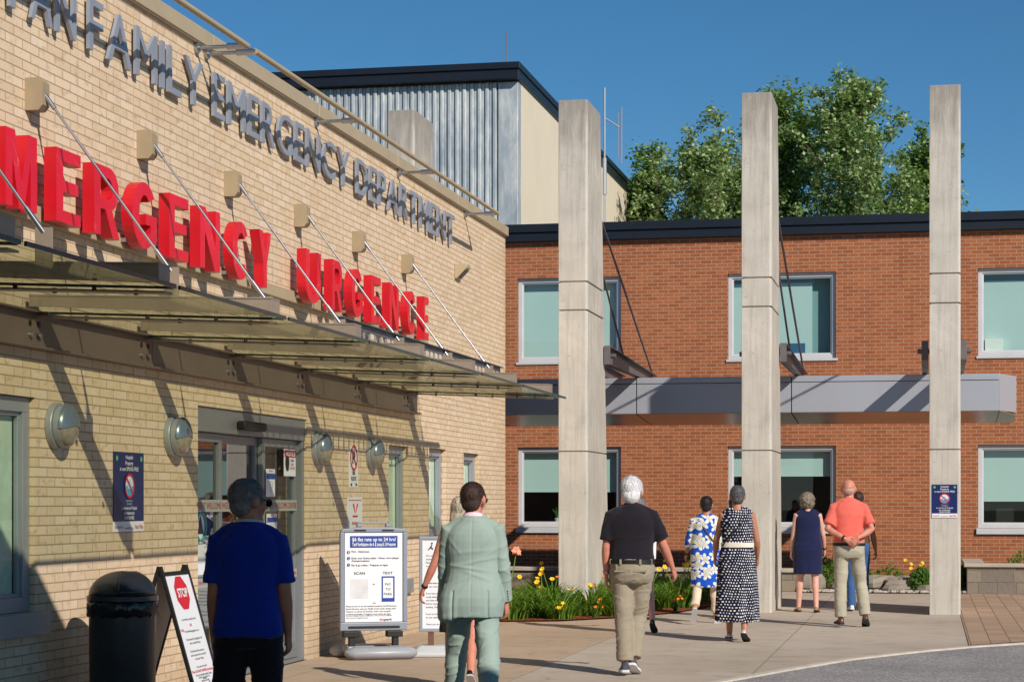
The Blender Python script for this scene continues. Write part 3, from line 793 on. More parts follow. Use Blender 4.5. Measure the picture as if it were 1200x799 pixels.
# ================================================================ CONCRETE PILLARS
def pillar(x, label, y0=28.5, w=.42):
    p = thing('pillar', label, 'pillar', (x + w/2, y0, 0), 0, 'tall board-marked concrete pillars')
    H = 7.27
    def dep(z): return 2.0 - .86 * z / H
    s = MB(); cuts = [0.0, 2.262, 2.278, 4.262, 4.288, 4.668, 4.694, H]
    c = .028
    for i in range(len(cuts) - 1):
        g = .022 if i in (1, 3, 5) else 0.0
        a, b = cuts[i], cuts[i+1]
        def ring(z):
            d = dep(z)
            return [(x+g, y0+g, z), (x+w-c-g, y0+g, z), (x+w-g, y0+c+g, z), (x+w-g, y0+d-g, z), (x+g, y0+d-g, z)]
        s.loft([ring(a), ring(b)])
    s.build('pillar_shaft', M_PIL, p, bevel=.006)
    return p
P3 = pillar(0.0, 'concrete pillar carrying the navy smoke-free sign, rightmost of the row')
P2 = pillar(-2.575, 'concrete pillar just left of the couple in navy dress and salmon shirt')
P1 = pillar(-5.18, 'concrete pillar rising from the yellow day lilies beside the yellow building')
P0 = pillar(-7.76, 'concrete pillar whose top shows above the yellow building roof', YE + .02, .40)

# ================================================================ RED BRICK BUILDING (rear)
rb = thing('brick_building', 'two storey red brick building with black parapet behind the concrete pillars', 'building', (0, YB + 4, 0))
ops = []
cols = [(-7.743, -5.737), (-3.712, -1.70), (0.872, 2.86), (5.2, 7.2), (9.4, 11.4)]
for a, b in cols: ops += [(a, b, 4.225, 5.83), (a, b, 1.07, 2.60)]
s = MB(); wall_panel(s, WALL_B, -16, 22, -0.05, 6.53, ops, .3)
s.add([(22, YB, -.05), (22, 50, -.05), (22, 50, 6.53), (22, YB, 6.53)], [(0,1,2,3)])
s.build('wall', M_RB, rb)
MB().box(-16, 22, YB + .2, 50, 6.3, 6.4).build('roof', M_ROOF, rb)
s = MB(); s.box(-16, 22.1, YB - .16, YB + .3, 6.69, 6.85); s.box(-16, 22.1, YB - .12, YB + .28, 6.52, 6.688)
s.build('parapet', M_BLACK, rb, bevel=.01)
G = M_BLIND
bl = {0: [(-7.7, -5.8, 4.3, 5.8, G)], 1: [(-3.67, -2.15, 4.32, 5.66, M_BLIND)], 2: [(0.92, 2.3, 4.3, 5.62, M_BLIND)], 3: [(5.2, 7.1, 4.3, 5.8, G)], 4: [(9.4, 11.3, 4.8, 5.8, G)]}
bl2 = {0: [(-7.7, -5.8, 1.76, 2.58, G)], 1: [(-3.67, -1.75, 2.05, 2.58, G)], 2: [(.92, 2.28, 1.58, 2.5, G)], 3: [(5.2, 7.1, 1.9, 2.5, G)], 4: [(9.4, 11.3, 2.0, 2.5, G)]}
gb = plain('dim_green_blind', S(136, 172, 172), .9, 0, .03, 1)
for i, (a, b) in enumerate(cols):
    extra = [(a + .03, b - .03, 4.28, 5.8, gb)] if i in (1, 2) else []
    w = window(rb, WALL_B, a, b, 4.225, 5.83, fr=.075, rec=.09, mat=M_WHITEFR, glass=M_WGLASS2, double=True, blinds=bl[i], sill=(.03, .05, .03), room=gb if i in (1, 2) else M_ROOM, roomd=.25 if i in (1, 2) else 1.2)
    w = window(rb, WALL_B, a, b, 1.07, 2.60, fr=.075, rec=.09, mat=M_WHITEFR, glass=M_WGLASS2, double=True, blinds=bl2[i], sill=(.03, .11, .05), room=M_ROOM)

# things on the window sills behind the glass
def props():
    p = thing('potted_plant', 'small plant in a pale pot on the lower window sill left of the first pillar', 'plant', (-7.0, YB + .16, 1.15))
    s = MB(); s.tube([(-7.0, YB + .17, 1.15), (-7.0, YB + .17, 1.25)], [.04, .055], n=12); s.build('pot', M_WHITEFR, p)
    s = MB(); random.seed(3)
    for k in range(7):
        a = k * .9; s.tube([(-7.0, YB + .17, 1.24), (-7 + .05*math.cos(a), YB + .17 + .02*math.sin(a), 1.36), (-7 + .1*math.cos(a), YB + .17 + .03*math.sin(a), 1.42 + .04*math.sin(k))], [.006, .009, .003], n=5)
    s.build('leaves', plain('pot_leaf', S(60, 110, 50), .6), p)
    for (x0, x1, z1, m, lab) in ((-3.02, -2.62, 4.45, M_INK, 'dark box on the upper window sill right of the second pillar'), (-2.6, -2.28, 4.52, plain('blue_box', S(30, 90, 130), .6), 'blue box on the upper window sill beside a dark box'),
                                 (1.0, 1.32, 4.55, M_BLINDW, 'pale box on the sill of the upper right window')):
        o = MB().box(x0, x1, YB + .125, YB + .22, 4.30, z1).build('storage_box', m, bevel=.006); tag(o, lab, 'box')
    o = MB().box(1.85, 2.3, YB + .125, YB + .15, 1.15, 1.5).build('monitor', gb, bevel=.006); tag(o, 'pale computer monitor back in the lower right window', 'monitor')
props()

# metal clad entrance slab, its beams and rods
cs = thing('entrance_canopy', 'grey metal panel canopy along the red brick building at first floor height', 'canopy', (-3, 34, 3.0))
YF = 33.0; YK = 34.9
top, bot = 3.56, 2.99
s = MB(); s.prism([(-9.5, YF + .03), (1.06, YF + .03), (1.36, YF + .80), (1.36, YK), (-9.5, YK)], bot + .02, top - .02); s.build('canopy_core', M_BLACK, cs)
s = MB(); x = 1.09; xs = [1.09, -0.0 + .34, -2.18, -4.7, -7.2, -9.5]
for b, a in zip(xs[:-1], xs[1:]):
    s.box(a + .008, b - .008, YF, YF + .028, bot + .006, top - .085)
    s.box(a + .008, b - .008, YF - .012, YF + .028, top - .075, top)
s.build('fascia_panel', M_SLAB, cs, bevel=.003)
Mx = frame_at((1.075, YF, 0), (.29, .77, 0), (0, 0, 1))
s = MB(); s.box(0.004, .82, bot + .006, top, -.01, .012, Mx); s.build('end_panel', M_SLAB, cs)
s = MB()
zk = 2.875
for b, a in zip(xs[:-1], xs[1:]):
    s.add([(a+.01, YF+.004, bot), (b-.01, YF+.004, bot), (b-.01, YK, zk), (a+.01, YK, zk), (a+.01, YF+.004, bot+.018), (b-.01, YF+.004, bot+.018), (b-.01, YK, zk+.018), (a+.01, YK, zk+.018)], [(0,1,2,3),(4,5,6,7),(0,1,5,4),(1,2,6,5),(2,3,7,6),(3,0,4,7)])
s.add([(1.09, YF+.01, bot), (1.37, YF+.78, bot-.046), (1.37, YK, zk), (1.09, YK, zk), (1.09, YF+.01, bot+.018), (1.37, YF+.78, bot-.03), (1.37, YK, zk+.018), (1.09, YK, zk+.018)], [(0,1,2,3),(4,5,6,7),(0,1,5,4),(1,2,6,5),(2,3,7,6),(3,0,4,7)])
s.box(-9.5, 1.36, YK - .01, YK + .01, zk, top)
s.build('soffit', M_SOFFIT, cs)
s = MB(); s.prism([(-9.5, YF), (1.075, YF), (1.375, YF + .80), (1.375, YK), (-9.5, YK)], top + .001, top + .02); s.build('canopy_top', M_SLAB, cs)
MYZ = Matrix(((0, 0, 1, 0), (1, 0, 0, 0), (0, 1, 0, 0), (0, 0, 0, 1)))   # (u=y, v=z, n=x)
for i, px in enumerate((-7.76, -5.18, -2.575, 0.0)):
    for (a, b) in ((px - .11, px - .015), (px + .435, px + .53)):
        s = MB()
        poly = [(29.9, 3.62), (30.3, 3.585), (35.3, 3.60), (35.3, 3.74), (30.4, 3.86), (29.9, 3.86)]
        s.prism(poly, a, a + .014, MYZ)
        s.box(a + .014, b, 29.95, 35.3, 3.60, 3.605)
        s.add([(a, 29.9, 3.862), (b, 29.9, 3.862), (b, 35.3, 3.742), (a, 35.3, 3.742), (a, 29.9, 3.874), (b, 29.9, 3.874), (b, 35.3, 3.754), (a, 35.3, 3.754)], [(0,1,2,3),(4,5,6,7),(0,1,5,4),(1,2,6,5),(2,3,7,6),(3,0,4,7)])
        s.box(a, b, 29.892, 29.9, 3.60, 3.874)
        s.build('beam', M_DSTEEL, cs)
    s = MB(); s.cyl((px - .17, 30.05, 3.73), .035, .76, 'x', 12); s.build('beam_pin', M_DSTEEL, cs, smooth='auto')
    s = MB(); s.tube([(px + .40, 29.75, 5.76), (px + .47, 35.1, 3.75)], .018, n=8); s.tube([(px + .40, 29.8, 5.05), (px + .47, 31.6, 3.85)], .016, n=8)
    s.build('tie_rod', M_DSTEEL, cs, smooth='auto')

# ================================================================ PENTHOUSE BEHIND
ph = thing('penthouse', 'tall rooftop block with ribbed galvanised front and beige side behind the yellow building', 'building', (-12, 48, 6))
XP = -8.33; YP = 41.17; ZT = 10.58
s = MB(); pts = []; x = XP - .45; n = 0
s.box(XP - .42, XP, YP - .02, YP + .3, 6.3, ZT - .35)
while x > -24:
    s.prism([(x - .095, YP), (x - .08, YP - .045), (x - .015, YP - .045), (x, YP)], 6.3, ZT - .35)
    s.box(x - .16, x - .095, YP - .004, YP + .1, 6.3, ZT - .35)
    s.box(x - .095, x, YP + .0, YP + .1, 6.3, ZT - .35)
    x -= .16
s.build('ribbed_cladding', M_CORR, ph, bevel=.012)
s = MB(); s.box(-24, XP - .01, YP + .1, 57.8, 6.3, ZT - .3)
s.build('wall', M_BEIGE, ph)
s = MB(); s.box(XP - .01, XP, YP + .3, 57.6, 6.3, ZT - .3)
y = YP + .3
while y < 57:
    s.box(XP, XP + .003, y, y + .292, 6.3, ZT - .3); y += .3
s.build('side_cladding', M_BEIGE, ph)
s = MB(); s.box(-24.2, XP + .05, YP - .22, 57.9, ZT - .32, ZT - .12); s.box(-24.25, XP + .08, YP - .26, 57.95, ZT - .118, ZT + .02); s.build('parapet', M_BLACK, ph, bevel=.01)
s = MB(); s.box(XP + .02, XP + .06, 53.3, 54.5, 6.4, 7.75); s.box(XP, XP + .35, 53.2, 54.6, 7.75, 7.9); s.build('door', M_DSTEEL, ph)
s = MB(); s.box(XP + .02, XP + .3, 55.9, 56.1, 7.9, 8.1); s.build('beacon_bracket', M_ALU, ph); s = MB(); s.cyl((XP + .3, 56, 8.0), .09, .2, 'x', 12); s.build('beacon', M_INKR, ph, smooth='auto')
an = thing('antenna', 'white mast antenna with side dipole standing behind the penthouse', 'antenna', (-7.1, 50.0, 6.4))
ax = -7.92
s = MB(); s.tube([(ax, 50, 6.4), (ax, 50, 11.85)], .026, n=8); s.tube([(ax, 50, 9.2), (ax, 50, 10.1)], .05, n=8); s.build('mast', M_ALU, an)
s = MB(); s.tube([(ax, 50, 11.1), (ax + .38, 50, 10.85)], .02, n=6); s.tube([(ax + .42, 50, 9.95), (ax + .42, 50, 11.35)], .022, n=6); s.tube([(ax + .34, 50, 10.1), (ax + .34, 50, 11.2)], .014, n=6); s.tube([(ax + .34, 50, 11.2), (ax + .42, 50, 11.2)], .012, n=6); s.tube([(ax + .34, 50, 10.1), (ax + .42, 50, 10.1)], .012, n=6)
s.build('dipole', M_ALU, an)
s = MB(); s.tube([(-8.6, YP + .1, ZT), (-8.6, YP + .1, ZT + .75)], .012, n=6); o = s.build('lightning_rod', M_INKG); tag(o, 'thin lightning rod on the near corner of the penthouse roof', 'rod')

# ================================================================ PORCH ROOF OVER THE CAMERA (casts the shade at the lower left)
pr = thing('porch_roof', 'dark flat drop-off porch roof edge in the top left corner', 'roof', (0, 5, 0))
s = MB(); s.box(-5.998, 5.0, 0.5, 9.22, 4.03, 4.45); s.build('roof_slab', M_BLACK, pr)
s = MB()
for (x, y) in ((-3.4, 1.2), (4.4, 1.2), (4.4, 8.6)): s.box(x - .2, x + .2, y - .2, y + .2, 0, 4.03)
s.build('posts', M_PIL, pr)

# ================================================================ PLANTERS AND ROCKS
pl = thing('stone_planter', 'low stone planter with pale cap at the right edge in front of the red wall', 'planter', (3, 35.5, 0))
s = MB(); s.box(.62, 6.5, 35.04, 35.3, 0, .455); s.box(.62, .88, 35.3, 38.0, 0, .455); s.build('planter_wall', M_STONE, pl, bevel=.01)
s = MB(); s.box(.57, 6.55, 34.99, 35.34, .457, .52); s.box(.57, .92, 35.34, 38.0, .457, .52); s.build('cap', plain('cap_stone', S(176, 166, 150), .85, 0, .12, 3, .3), pl, bevel=.01)
s = MB(); s.box(.88, 6.5, 35.3, 38.0, .3, .42); s.build('soil', M_SOIL, pl)
pl = thing('stone_planter', 'dark low stone planter behind the day lilies at the foot of the red wall', 'planter', (-5, 35.5, 0))
s = MB(); s.box(-9.6, -2.25, 35.42, 35.7, 0, .33); s.box(-2.55, -2.25, 35.7, 38.1, 0, .33); s.build('planter_wall', M_STONE, pl, bevel=.01)
s = MB(); s.box(-9.6, -2.2, 35.37, 35.74, .332, .40); s.build('cap', plain('cap_stone', S(176, 166, 150)), pl, bevel=.01)
s = MB(); s.box(-9.6, -2.55, 35.7, 38.1, .1, .28); s.build('soil', M_SOIL, pl)
def rock(seed, sx, sy, sz):
    m = MB(); m.ell((0, 0, sz * .45), (sx, sy, sz * .6), nu=12, nv=8)
    rnd = random.Random(seed)
    o_ = V((rnd.random() * 20, rnd.random() * 20, 0))
    out = []
    for p in m.v:
        q = V(p); k = 1 + .42 * noise.noise(q * 2.4 + o_) + .2 * noise.noise(q * 7 + o_)
        out.append((q.x * k, q.y * k, max(-.02, round(q.z * k * 14) / 14 * .5 + q.z * k * .5)))
    m.v = out
    return m
rk = [(-.95, 35.9, .55, .35, .30, 'large flat grey rock left in the rockery by the red wall'), (-.35, 35.75, .42, .3, .24, 'flat tan rock in the middle of the rockery'),
      (.1, 36.1, .4, .3, .3, 'pale rock in the rockery beside the signed pillar'), (-1.45, 35.6, .26, .2, .16, 'small rock at the left end of the rockery'),
      (-.62, 35.35, .22, .16, .12, 'small pale rock in front of the large flat rock'), (-.02, 35.4, .2, .15, .12, 'small rock at the right front of the rockery'),
      (-2.0, 35.55, .3, .25, .30, 'squared grey stone at the end of the dark planter')]
for i, (x, y, a, b, c, lab) in enumerate(rk):
    o = rock(i, a, b, c).build('rock', M_ROCK, None); o.location = (x, y, 0); o.rotation_euler.z = i * .7
    tag(o, lab, 'rock', 'rocks of the rockery')
random.seed(11); s = MB()
for k in range(520):
    x = random.uniform(-2.2, .62); y = 35.06 + abs(random.gauss(0, .28)); r = random.uniform(.02, .06)
    s.ell((x, y, r * .5), (r, r * .8, r * .6), Matrix.Translation((0, 0, 0)), 6, 4)
tag(s.build('gravel', plain('pale_gravel', S(176, 166, 152), .9, 0, .3, 20)), 'pale river stones edging the rear bed', 'gravel', None, 'stuff')
# ================================================================ SMOKE-FREE SIGNS
def smoke_sign(M, w, h, label, loc):
    """M: plane frame whose origin is the sign's lower left corner"""
    t = thing('sign', label, 'sign', loc)
    MB().box(0, w, .13*h, h, 0, .006, M).build('sign_panel', M_NAVY, t, bevel=.002)
    MB().box(0, w, 0, .128*h, 0, .006, M).build('sign_footer', M_WHITE, t)
    n = .009
    s = MB(); text_block(s, ['Hospital', 'Property', 'is now SMOKE-FREE'], M, .1*w, .9*w, h*.965, .052*h, .022*h, n, .012)
    text_block(s, ['Includes Vaporizers', 'Inclut cigarettes'], M, .2*w, .8*w, h*.40, .02*h, .018*h, n, .0)
    text_block(s, ["Le terrain de l'hôpital", 'est maintenant', 'SANS FUMÉE'], M, .06*w, .94*w, h*.32, .042*h, .02*h, n, .012)
    s.build('lettering', M_WHITE, t)
    c = (.5*w, .575*h); r = .15*h if w > .8*h else .2*w
    def disc(cx, cy, rr, nn, seg=32): 
        m = MB(); m.add([(cx + rr*math.cos(2*math.pi*i/seg), cy + rr*math.sin(2*math.pi*i/seg), nn) for i in range(seg)], [tuple(range(seg))], M); return m
    disc(c[0], c[1], r*.92, n).build('symbol_disc', M_WHITE, t)
    m = MB(); pts = [(c[0] + r*.9*math.cos(a), c[1] + r*.9*math.sin(a), n+.002) for a in [math.pi + math.pi*i/16 for i in range(17)]]; m.add(pts, [tuple(range(17))], M); m.build('symbol_water', M_CYAN, t)
    m = MB(); m.add([(c[0]-.5*r, c[1]-.25*r, n+.003), (c[0]+.5*r, c[1]-.25*r, n+.003), (c[0]+.3*r, c[1]+.25*r, n+.003), (c[0]+.05*r, c[1]+.6*r, n+.003), (c[0]-.3*r, c[1]+.35*r, n+.003)], [(0,1,2,3,4)], M); m.build('symbol_shape', plain('pale_blue', S(170, 200, 225), .5), t)
    m = MB(); seg = 36
    o_ = [(c[0] + r*1.05*math.cos(2*math.pi*i/seg), c[1] + r*1.05*math.sin(2*math.pi*i/seg), n+.004) for i in range(seg)]
    i_ = [(c[0] + r*.86*math.cos(2*math.pi*i/seg), c[1] + r*.86*math.sin(2*math.pi*i/seg), n+.004) for i in range(seg)]
    m.add(o_ + i_, [(i, (i+1) % seg, seg + (i+1) % seg, seg + i) for i in range(seg)], M)
    d = r * .62; k = r * .06
    m.add([(c[0]-d-k, c[1]+d-k, n+.006), (c[0]-d+k, c[1]+d+k, n+.006), (c[0]+d+k, c[1]-d+k, n+.006), (c[0]+d-k, c[1]-d-k, n+.006)], [(0,1,2,3)], M)
    m.build('symbol_ring', M_INKR, t)
    m = disc(.1*w, .92*h, .035*h, n); d2 = disc(.9*w, .92*h, .035*h, n); m.add(d2.v, d2.f); m.build('symbol_dot', M_GREEN, t)
    s = MB(); put_text(s, 'Kemptville', M, .04*w, .3*w, .03*h, .08*h, n); put_text(s, 'Heart Wise', M, .7*w, .96*w, .03*h, .09*h, n); s.build('footer_lettering', M_INKR, t)
    s = MB(); put_text(s, 'www.kdh.on.ca', M, .36*w, .64*w, .03*h, .06*h, n); s.build('footer_lettering', M_INK, t)
    return t
smoke_sign(Matrix.Translation((0, 14.32, 1.325)) @ WALL_L, .60, .605, 'navy smoke-free property sign on the yellow brick wall between two round lamps', (-6, 14.6, 1.3))
PF = Matrix(((1, 0, 0, .035), (0, 0, -1, 28.495), (0, 1, 0, 1.335), (0, 0, 0, 1)))
smoke_sign(PF, .34, .455, 'small navy smoke-free sign on the rightmost concrete pillar', (.2, 28.49, 1.3))

# no parking and tow signs on the yellow wall
t = thing('sign', 'white no parking FIRE ROUTE sign on the wall right of the third lamp', 'sign', (-6, 20.8, 1.7))
M = Matrix.Translation((0, 20.64, 1.705)) @ WALL_L; w, h = .34, .43
MB().box(0, w, 0, h, 0, .005, M).build('sign_panel', M_WHITE, t, bevel=.002)
s = MB(); put_text(s, 'P', M, .34*w, .66*w, .58*h, .88*h, .008, 0, .03); text_block(s, ['FIRE', 'ROUTE'], M, .1*w, .9*w, .41*h, .1*h, .04*h, .008, .015)
s.build('lettering', M_INK, t)
MB().add([(.1*w, .07*h, .008), (.3*w, .02*h, .008), (.3*w, .12*h, .008)], [(0,1,2)], M).build('arrow', M_INK, t); MB().add([(.9*w, .07*h, .008), (.7*w, .12*h, .008), (.7*w, .02*h, .008)], [(0,1,2)], M).build('arrow', M_INK, t)
s = MB(); c = (.5*w, .73*h); seg = 32
ring = lambda r: [(c[0] + r*math.cos(2*math.pi*i/seg), c[1] + r*math.sin(2*math.pi*i/seg), .011) for i in range(seg)]
s.add(ring(.40*w) + ring(.33*w), [(i, (i+1) % seg, seg+(i+1) % seg, seg+i) for i in range(seg)], M)
s.add([(c[0]-.27*w, c[1]+.22*w, .012), (c[0]-.22*w, c[1]+.27*w, .012), (c[0]+.27*w, c[1]-.22*w, .012), (c[0]+.22*w, c[1]-.27*w, .012)], [(0,1,2,3)], M)
s.build('symbol_ring', M_INKR, t)
t = thing('sign', 'white sign with a red open arrow symbol under the FIRE ROUTE sign', 'sign', (-6, 20.8, 1.1))
M = Matrix.Translation((0, 20.58, 1.12)) @ WALL_L; w, h = .56, .48
MB().box(0, w, 0, h, 0, .005, M).build('sign_panel', M_WHITE, t, bevel=.002)
s = MB(); s.box(.06*w, .94*w, .93*h, .945*h, .005, .008, M)
s.tube([(.36*w, .85*h, .01), (.5*w, .62*h, .01), (.64*w, .85*h, .01)], .009, n=5, M=M); s.box(.33*w, .67*w, .565*h, .60*h, .005, .01, M)
text_block(s, ['ENTRANCE', 'ENTRÉE', 'INTERDITE'], M, .06*w, .94*w, .46*h, .07*h, .05*h, .008, .012); s.build('symbol', M_INKR, t)

# ================================================================ PARKING RATE SIGN ON WATER-FILLED BASE
def pod(mb, L, r, M):
    rings = []
    for u, k in ((-L/2, .35), (-L/2+.03, .72), (-L/2+.09, 1), (L/2-.09, 1), (L/2-.03, .72), (L/2, .35)):
        rings.append([(u, r*k*math.cos(a)*1.15, r*.62 + r*.62*k*max(-1, math.sin(a)*1.08)) for a in [2*math.pi*i/18 for i in range(18)]])
    mb.loft(rings, M)
PK = (-5.40, 19.45, 0)
rzp = R(11.6 + 16)
t = thing('sign_stand', 'grey plastic sign stand showing the $6 flat rate parking notice', 'sign stand', PK, rzp)
Wm = WM[t.name]
MX = Wm @ Matrix(((1, 0, 0, 0), (0, 0, -1, 0), (0, 1, 0, 0), (0, 0, 0, 1)))     # u right, v up, n towards the reader
w2 = .34
s = MB()
prof = [(-w2, .29), (w2, .29), (w2, 1.27), (w2-.06, 1.30), (.14, 1.34), (-.14, 1.34), (-w2+.06, 1.30), (-w2, 1.27)]
# plastic surround as bars with hand grip
s.box(-w2, -w2+.045, .36, 1.25, -.03, .03, MX); s.box(w2-.045, w2, .36, 1.25, -.03, .03, MX); s.box(-w2, w2, .28, .36, -.03, .03, MX)
s.prism([(-w2, 1.25), (w2, 1.25), (w2-.02, 1.285), (.12, 1.30), (-.12, 1.30), (-w2+.02, 1.285)], -.03, .03, MX)
s.prism([(-.17, 1.335), (.17, 1.335), (.13, 1.352), (-.13, 1.352)], -.028, .028, MX); s.prism([(-.17, 1.302), (-.12, 1.302), (-.12, 1.334), (-.17, 1.334)], -.028, .028, MX); s.prism([(.12, 1.302), (.17, 1.302), (.17, 1.334), (.12, 1.334)], -.028, .028, MX)
GP = plain('grey_plastic', S(134, 140, 152), .45, 0, .05, 4)
s.build('frame', GP, t, bevel=.01)
MB().box(-w2+.046, w2-.046, .361, 1.249, -.012, .012, MX).build('backing', GP, t)
s = MB(); s.box(-w2+.05, w2-.05, .365, 1.245, .012, .018, MX); face = s.build('poster', M_WHITE, t)
n = .022
MB().box(-.24, .24, 1.10, 1.215, n-.004, n, MX).build('header', M_BLUE, face, bevel=.0)
s = MB(); text_block(s, ['$6 flat rate up to 24 hrs!', "Tarif forfaitaire de 6 $ jusqu'à 24 heures"], MX, -.22, .22, 1.20, .036, .012, n+.003, .02); s.build('lettering', M_WHITE, face)
s = MB()
for i, (v, lines) in enumerate(((1.06, ['Park - Stationnez.']), (.995, ['Enter your licence plate - Notez votre plaque', "d'immatriculation."]), (.925, ['Pay & go online - Prépayez en ligne.']))):
    text_block(s, lines, MX, -.225, .26, v + .012, .019, .008, n, 0.008, 'l')
put_text(s, 'SCAN', MX, -.20, -.09, .835, .86, n, 0, .01); put_text(s, 'TEXT', MX, .09, .19, .835, .86, n, 0, .01)
put_text(s, 'OR', MX, -.012, .012, .73, .744, n, 0, .01); put_text(s, 'OU', MX, -.012, .018, .545, .558, n, 0, .01)
text_block(s, ['Please be sure to use the machine located in the ER Entrance,', 'North Entrance, and your Health Centre (cash, charge only).', "Préparez vos pièces de monnaie, cartes, sont acceptés", "à l'entrée principale, à l'urgence, et au centre de santé."], MX, -.28, .28, .53, .015, .011, n, .006, 'l')
text_block(s, ['No need to display receipt on dashboard - Vous ne devez pas afficher', 'votre reçu sur le tableau de bord.'], MX, -.28, .28, .435, .012, .009, n, .006, 'l')
s.build('lettering', M_INK, face)
s = MB(); put_text(s, 'im', MX, .06, .10, .376, .40, n, 0, .02); s.build('lettering', M_INKR, face)
s = MB(); put_text(s, 'park', MX, .105, .185, .370, .40, n, 0, .02); s.build('lettering', M_INK, face)
s = MB()
for v in (1.055, .995, .93): s.cyl((-.255, v, n-.004), .016, .005, 'z', 18, M=MX)
s.frame(.08, .21, .565, .815, .012, n-.004, n+.002, MX); s.box(.092, .198, .577, .60, n-.004, n+.001, MX); s.build('phone_symbol', M_BLUE, face)
s = MB()
for i, v in enumerate((1.055, .995, .93)): put_text(s, str(i+1), MX, -.259, -.251, v-.01, v+.01, n+.004, 0, .02)
s.build('lettering', M_WHITE, face)
s = MB(); text_block(s, ['PAY', 'TO', 'PARK'], MX, .10, .19, .75, .026, .022, n, .005); s.build('lettering', M_INKG, face)
s = MB(); s.box(-.235, -.055, .60, .79, n-.004, n-.002, MX); s.build('code_panel', plain('pale_grey_print', S(206, 206, 208), .6), face)
s = MB(); s.box(-.26, .26, .3, .325, .03, .033, MX); s.box(-.2, -.08, 1.262, 1.278, .03, .033, MX); s.box(.08, .2, 1.262, 1.278, .03, .033, MX); s.build('slots', M_DARK, t)
for u in (-.22, .22):
    s = MB(); s.box(u-.09, u+.07, .215, .275, -.05, .05, MX); s.box(u-.03, u+.03, .13, .216, -.035, .035, MX); s.build('bracket', M_DARK, t, bevel=.006)
GB = plain('grey_base_plastic', S(150, 152, 158), .4, 0, .08, 3)
for dy in (-.12, .30):
    m = MB(); pod(m, .72, .10, Wm @ Matrix.Translation((.05 if dy < 0 else -.02, dy, 0))); m.build('base_pod', GB, t, smooth='auto')
m = MB(); m.box(-.28, -.16, -.1, .3, .06, .13, Wm); m.box(.16, .28, -.1, .3, .06, .13, Wm); m.build('base_bridge', GB, t, bevel=.02)

# second sign, white, partly behind the man in the suit
K2 = (-4.72, 19.95, 0)
t = thing('sign_stand', 'white framed notice stand partly hidden behind the man in the pale green suit', 'sign stand', K2, R(11.6 + 4)); Wm = WM[t.name]
MX = Wm @ Matrix(((1, 0, 0, 0), (0, 0, -1, 0), (0, 1, 0, 0), (0, 0, 0, 1)))
s = MB(); s.frame(-.33, .33, .245, 1.205, .035, -.02, .02, MX); s.build('frame', M_ALU, t, bevel=.006)
f2 = MB().box(-.295, .295, .28, 1.17, -.008, .008, MX).build('poster', M_WHITE, t)
s = MB(); put_text(s, 'KEMPTVILLE', MX, -.14, .22, 1.09, 1.125, .012, 0, .02)
s.tube([(-.20, 1.12, .012), (-.215, 1.095, .012), (-.235, 1.07, .012)], .006, n=5, M=MX); s.tube([(-.215, 1.1, .012), (-.19, 1.075, .012)], .006, n=5, M=MX); s.cyl((-.20, 1.135, .009), .009, .004, 'z', 10, M=MX)
s.build('lettering', M_NAVY, f2)
s = MB(); text_block(s, ['We want to hear about your', 'experience during your visit.', 'Please take our survey', 'so your opinion is heard.', '', '', '', '', 'Si vous avez des questions', 'ou des commentaires, parlez', '', 'If you have a fever or', 'cough please wear a mask', 'and clean your hands', 'before entering the', 'building. Thank you', '', 'If you are feeling unwell', 'do not enter', '', 'Thank you for your patience'], MX, -.26, .26, 1.02, .017, .0175, .012, .004, 'l'); s.build('lettering', M_INKG, f2)
s = MB(); s.box(-.26, .26, .735, .738, .008, .011, MX); s.build('rule', M_INKG, f2)
for u in (-.21, .21):
    s = MB(); s.box(u-.03, u+.03, .10, .243, -.02, .02, MX); s.build('post', plain('rusty_post', S(112, 78, 60), .7, .2, .3, 12), t)
s = MB(); s.loft([[(-.40, -.22, 0), (.40, -.22, 0), (.40, .22, 0), (-.40, .22, 0)], [(-.40, -.22, .05), (.40, -.22, .05), (.40, .22, .05), (-.40, .22, .05)], [(-.33, -.12, .11), (.33, -.12, .11), (.33, .12, .11), (-.33, .12, .11)]], Wm)
s.build('base', plain('pale_base_plastic', S(188, 190, 192), .45, 0, .06, 3), t, bevel=.02)

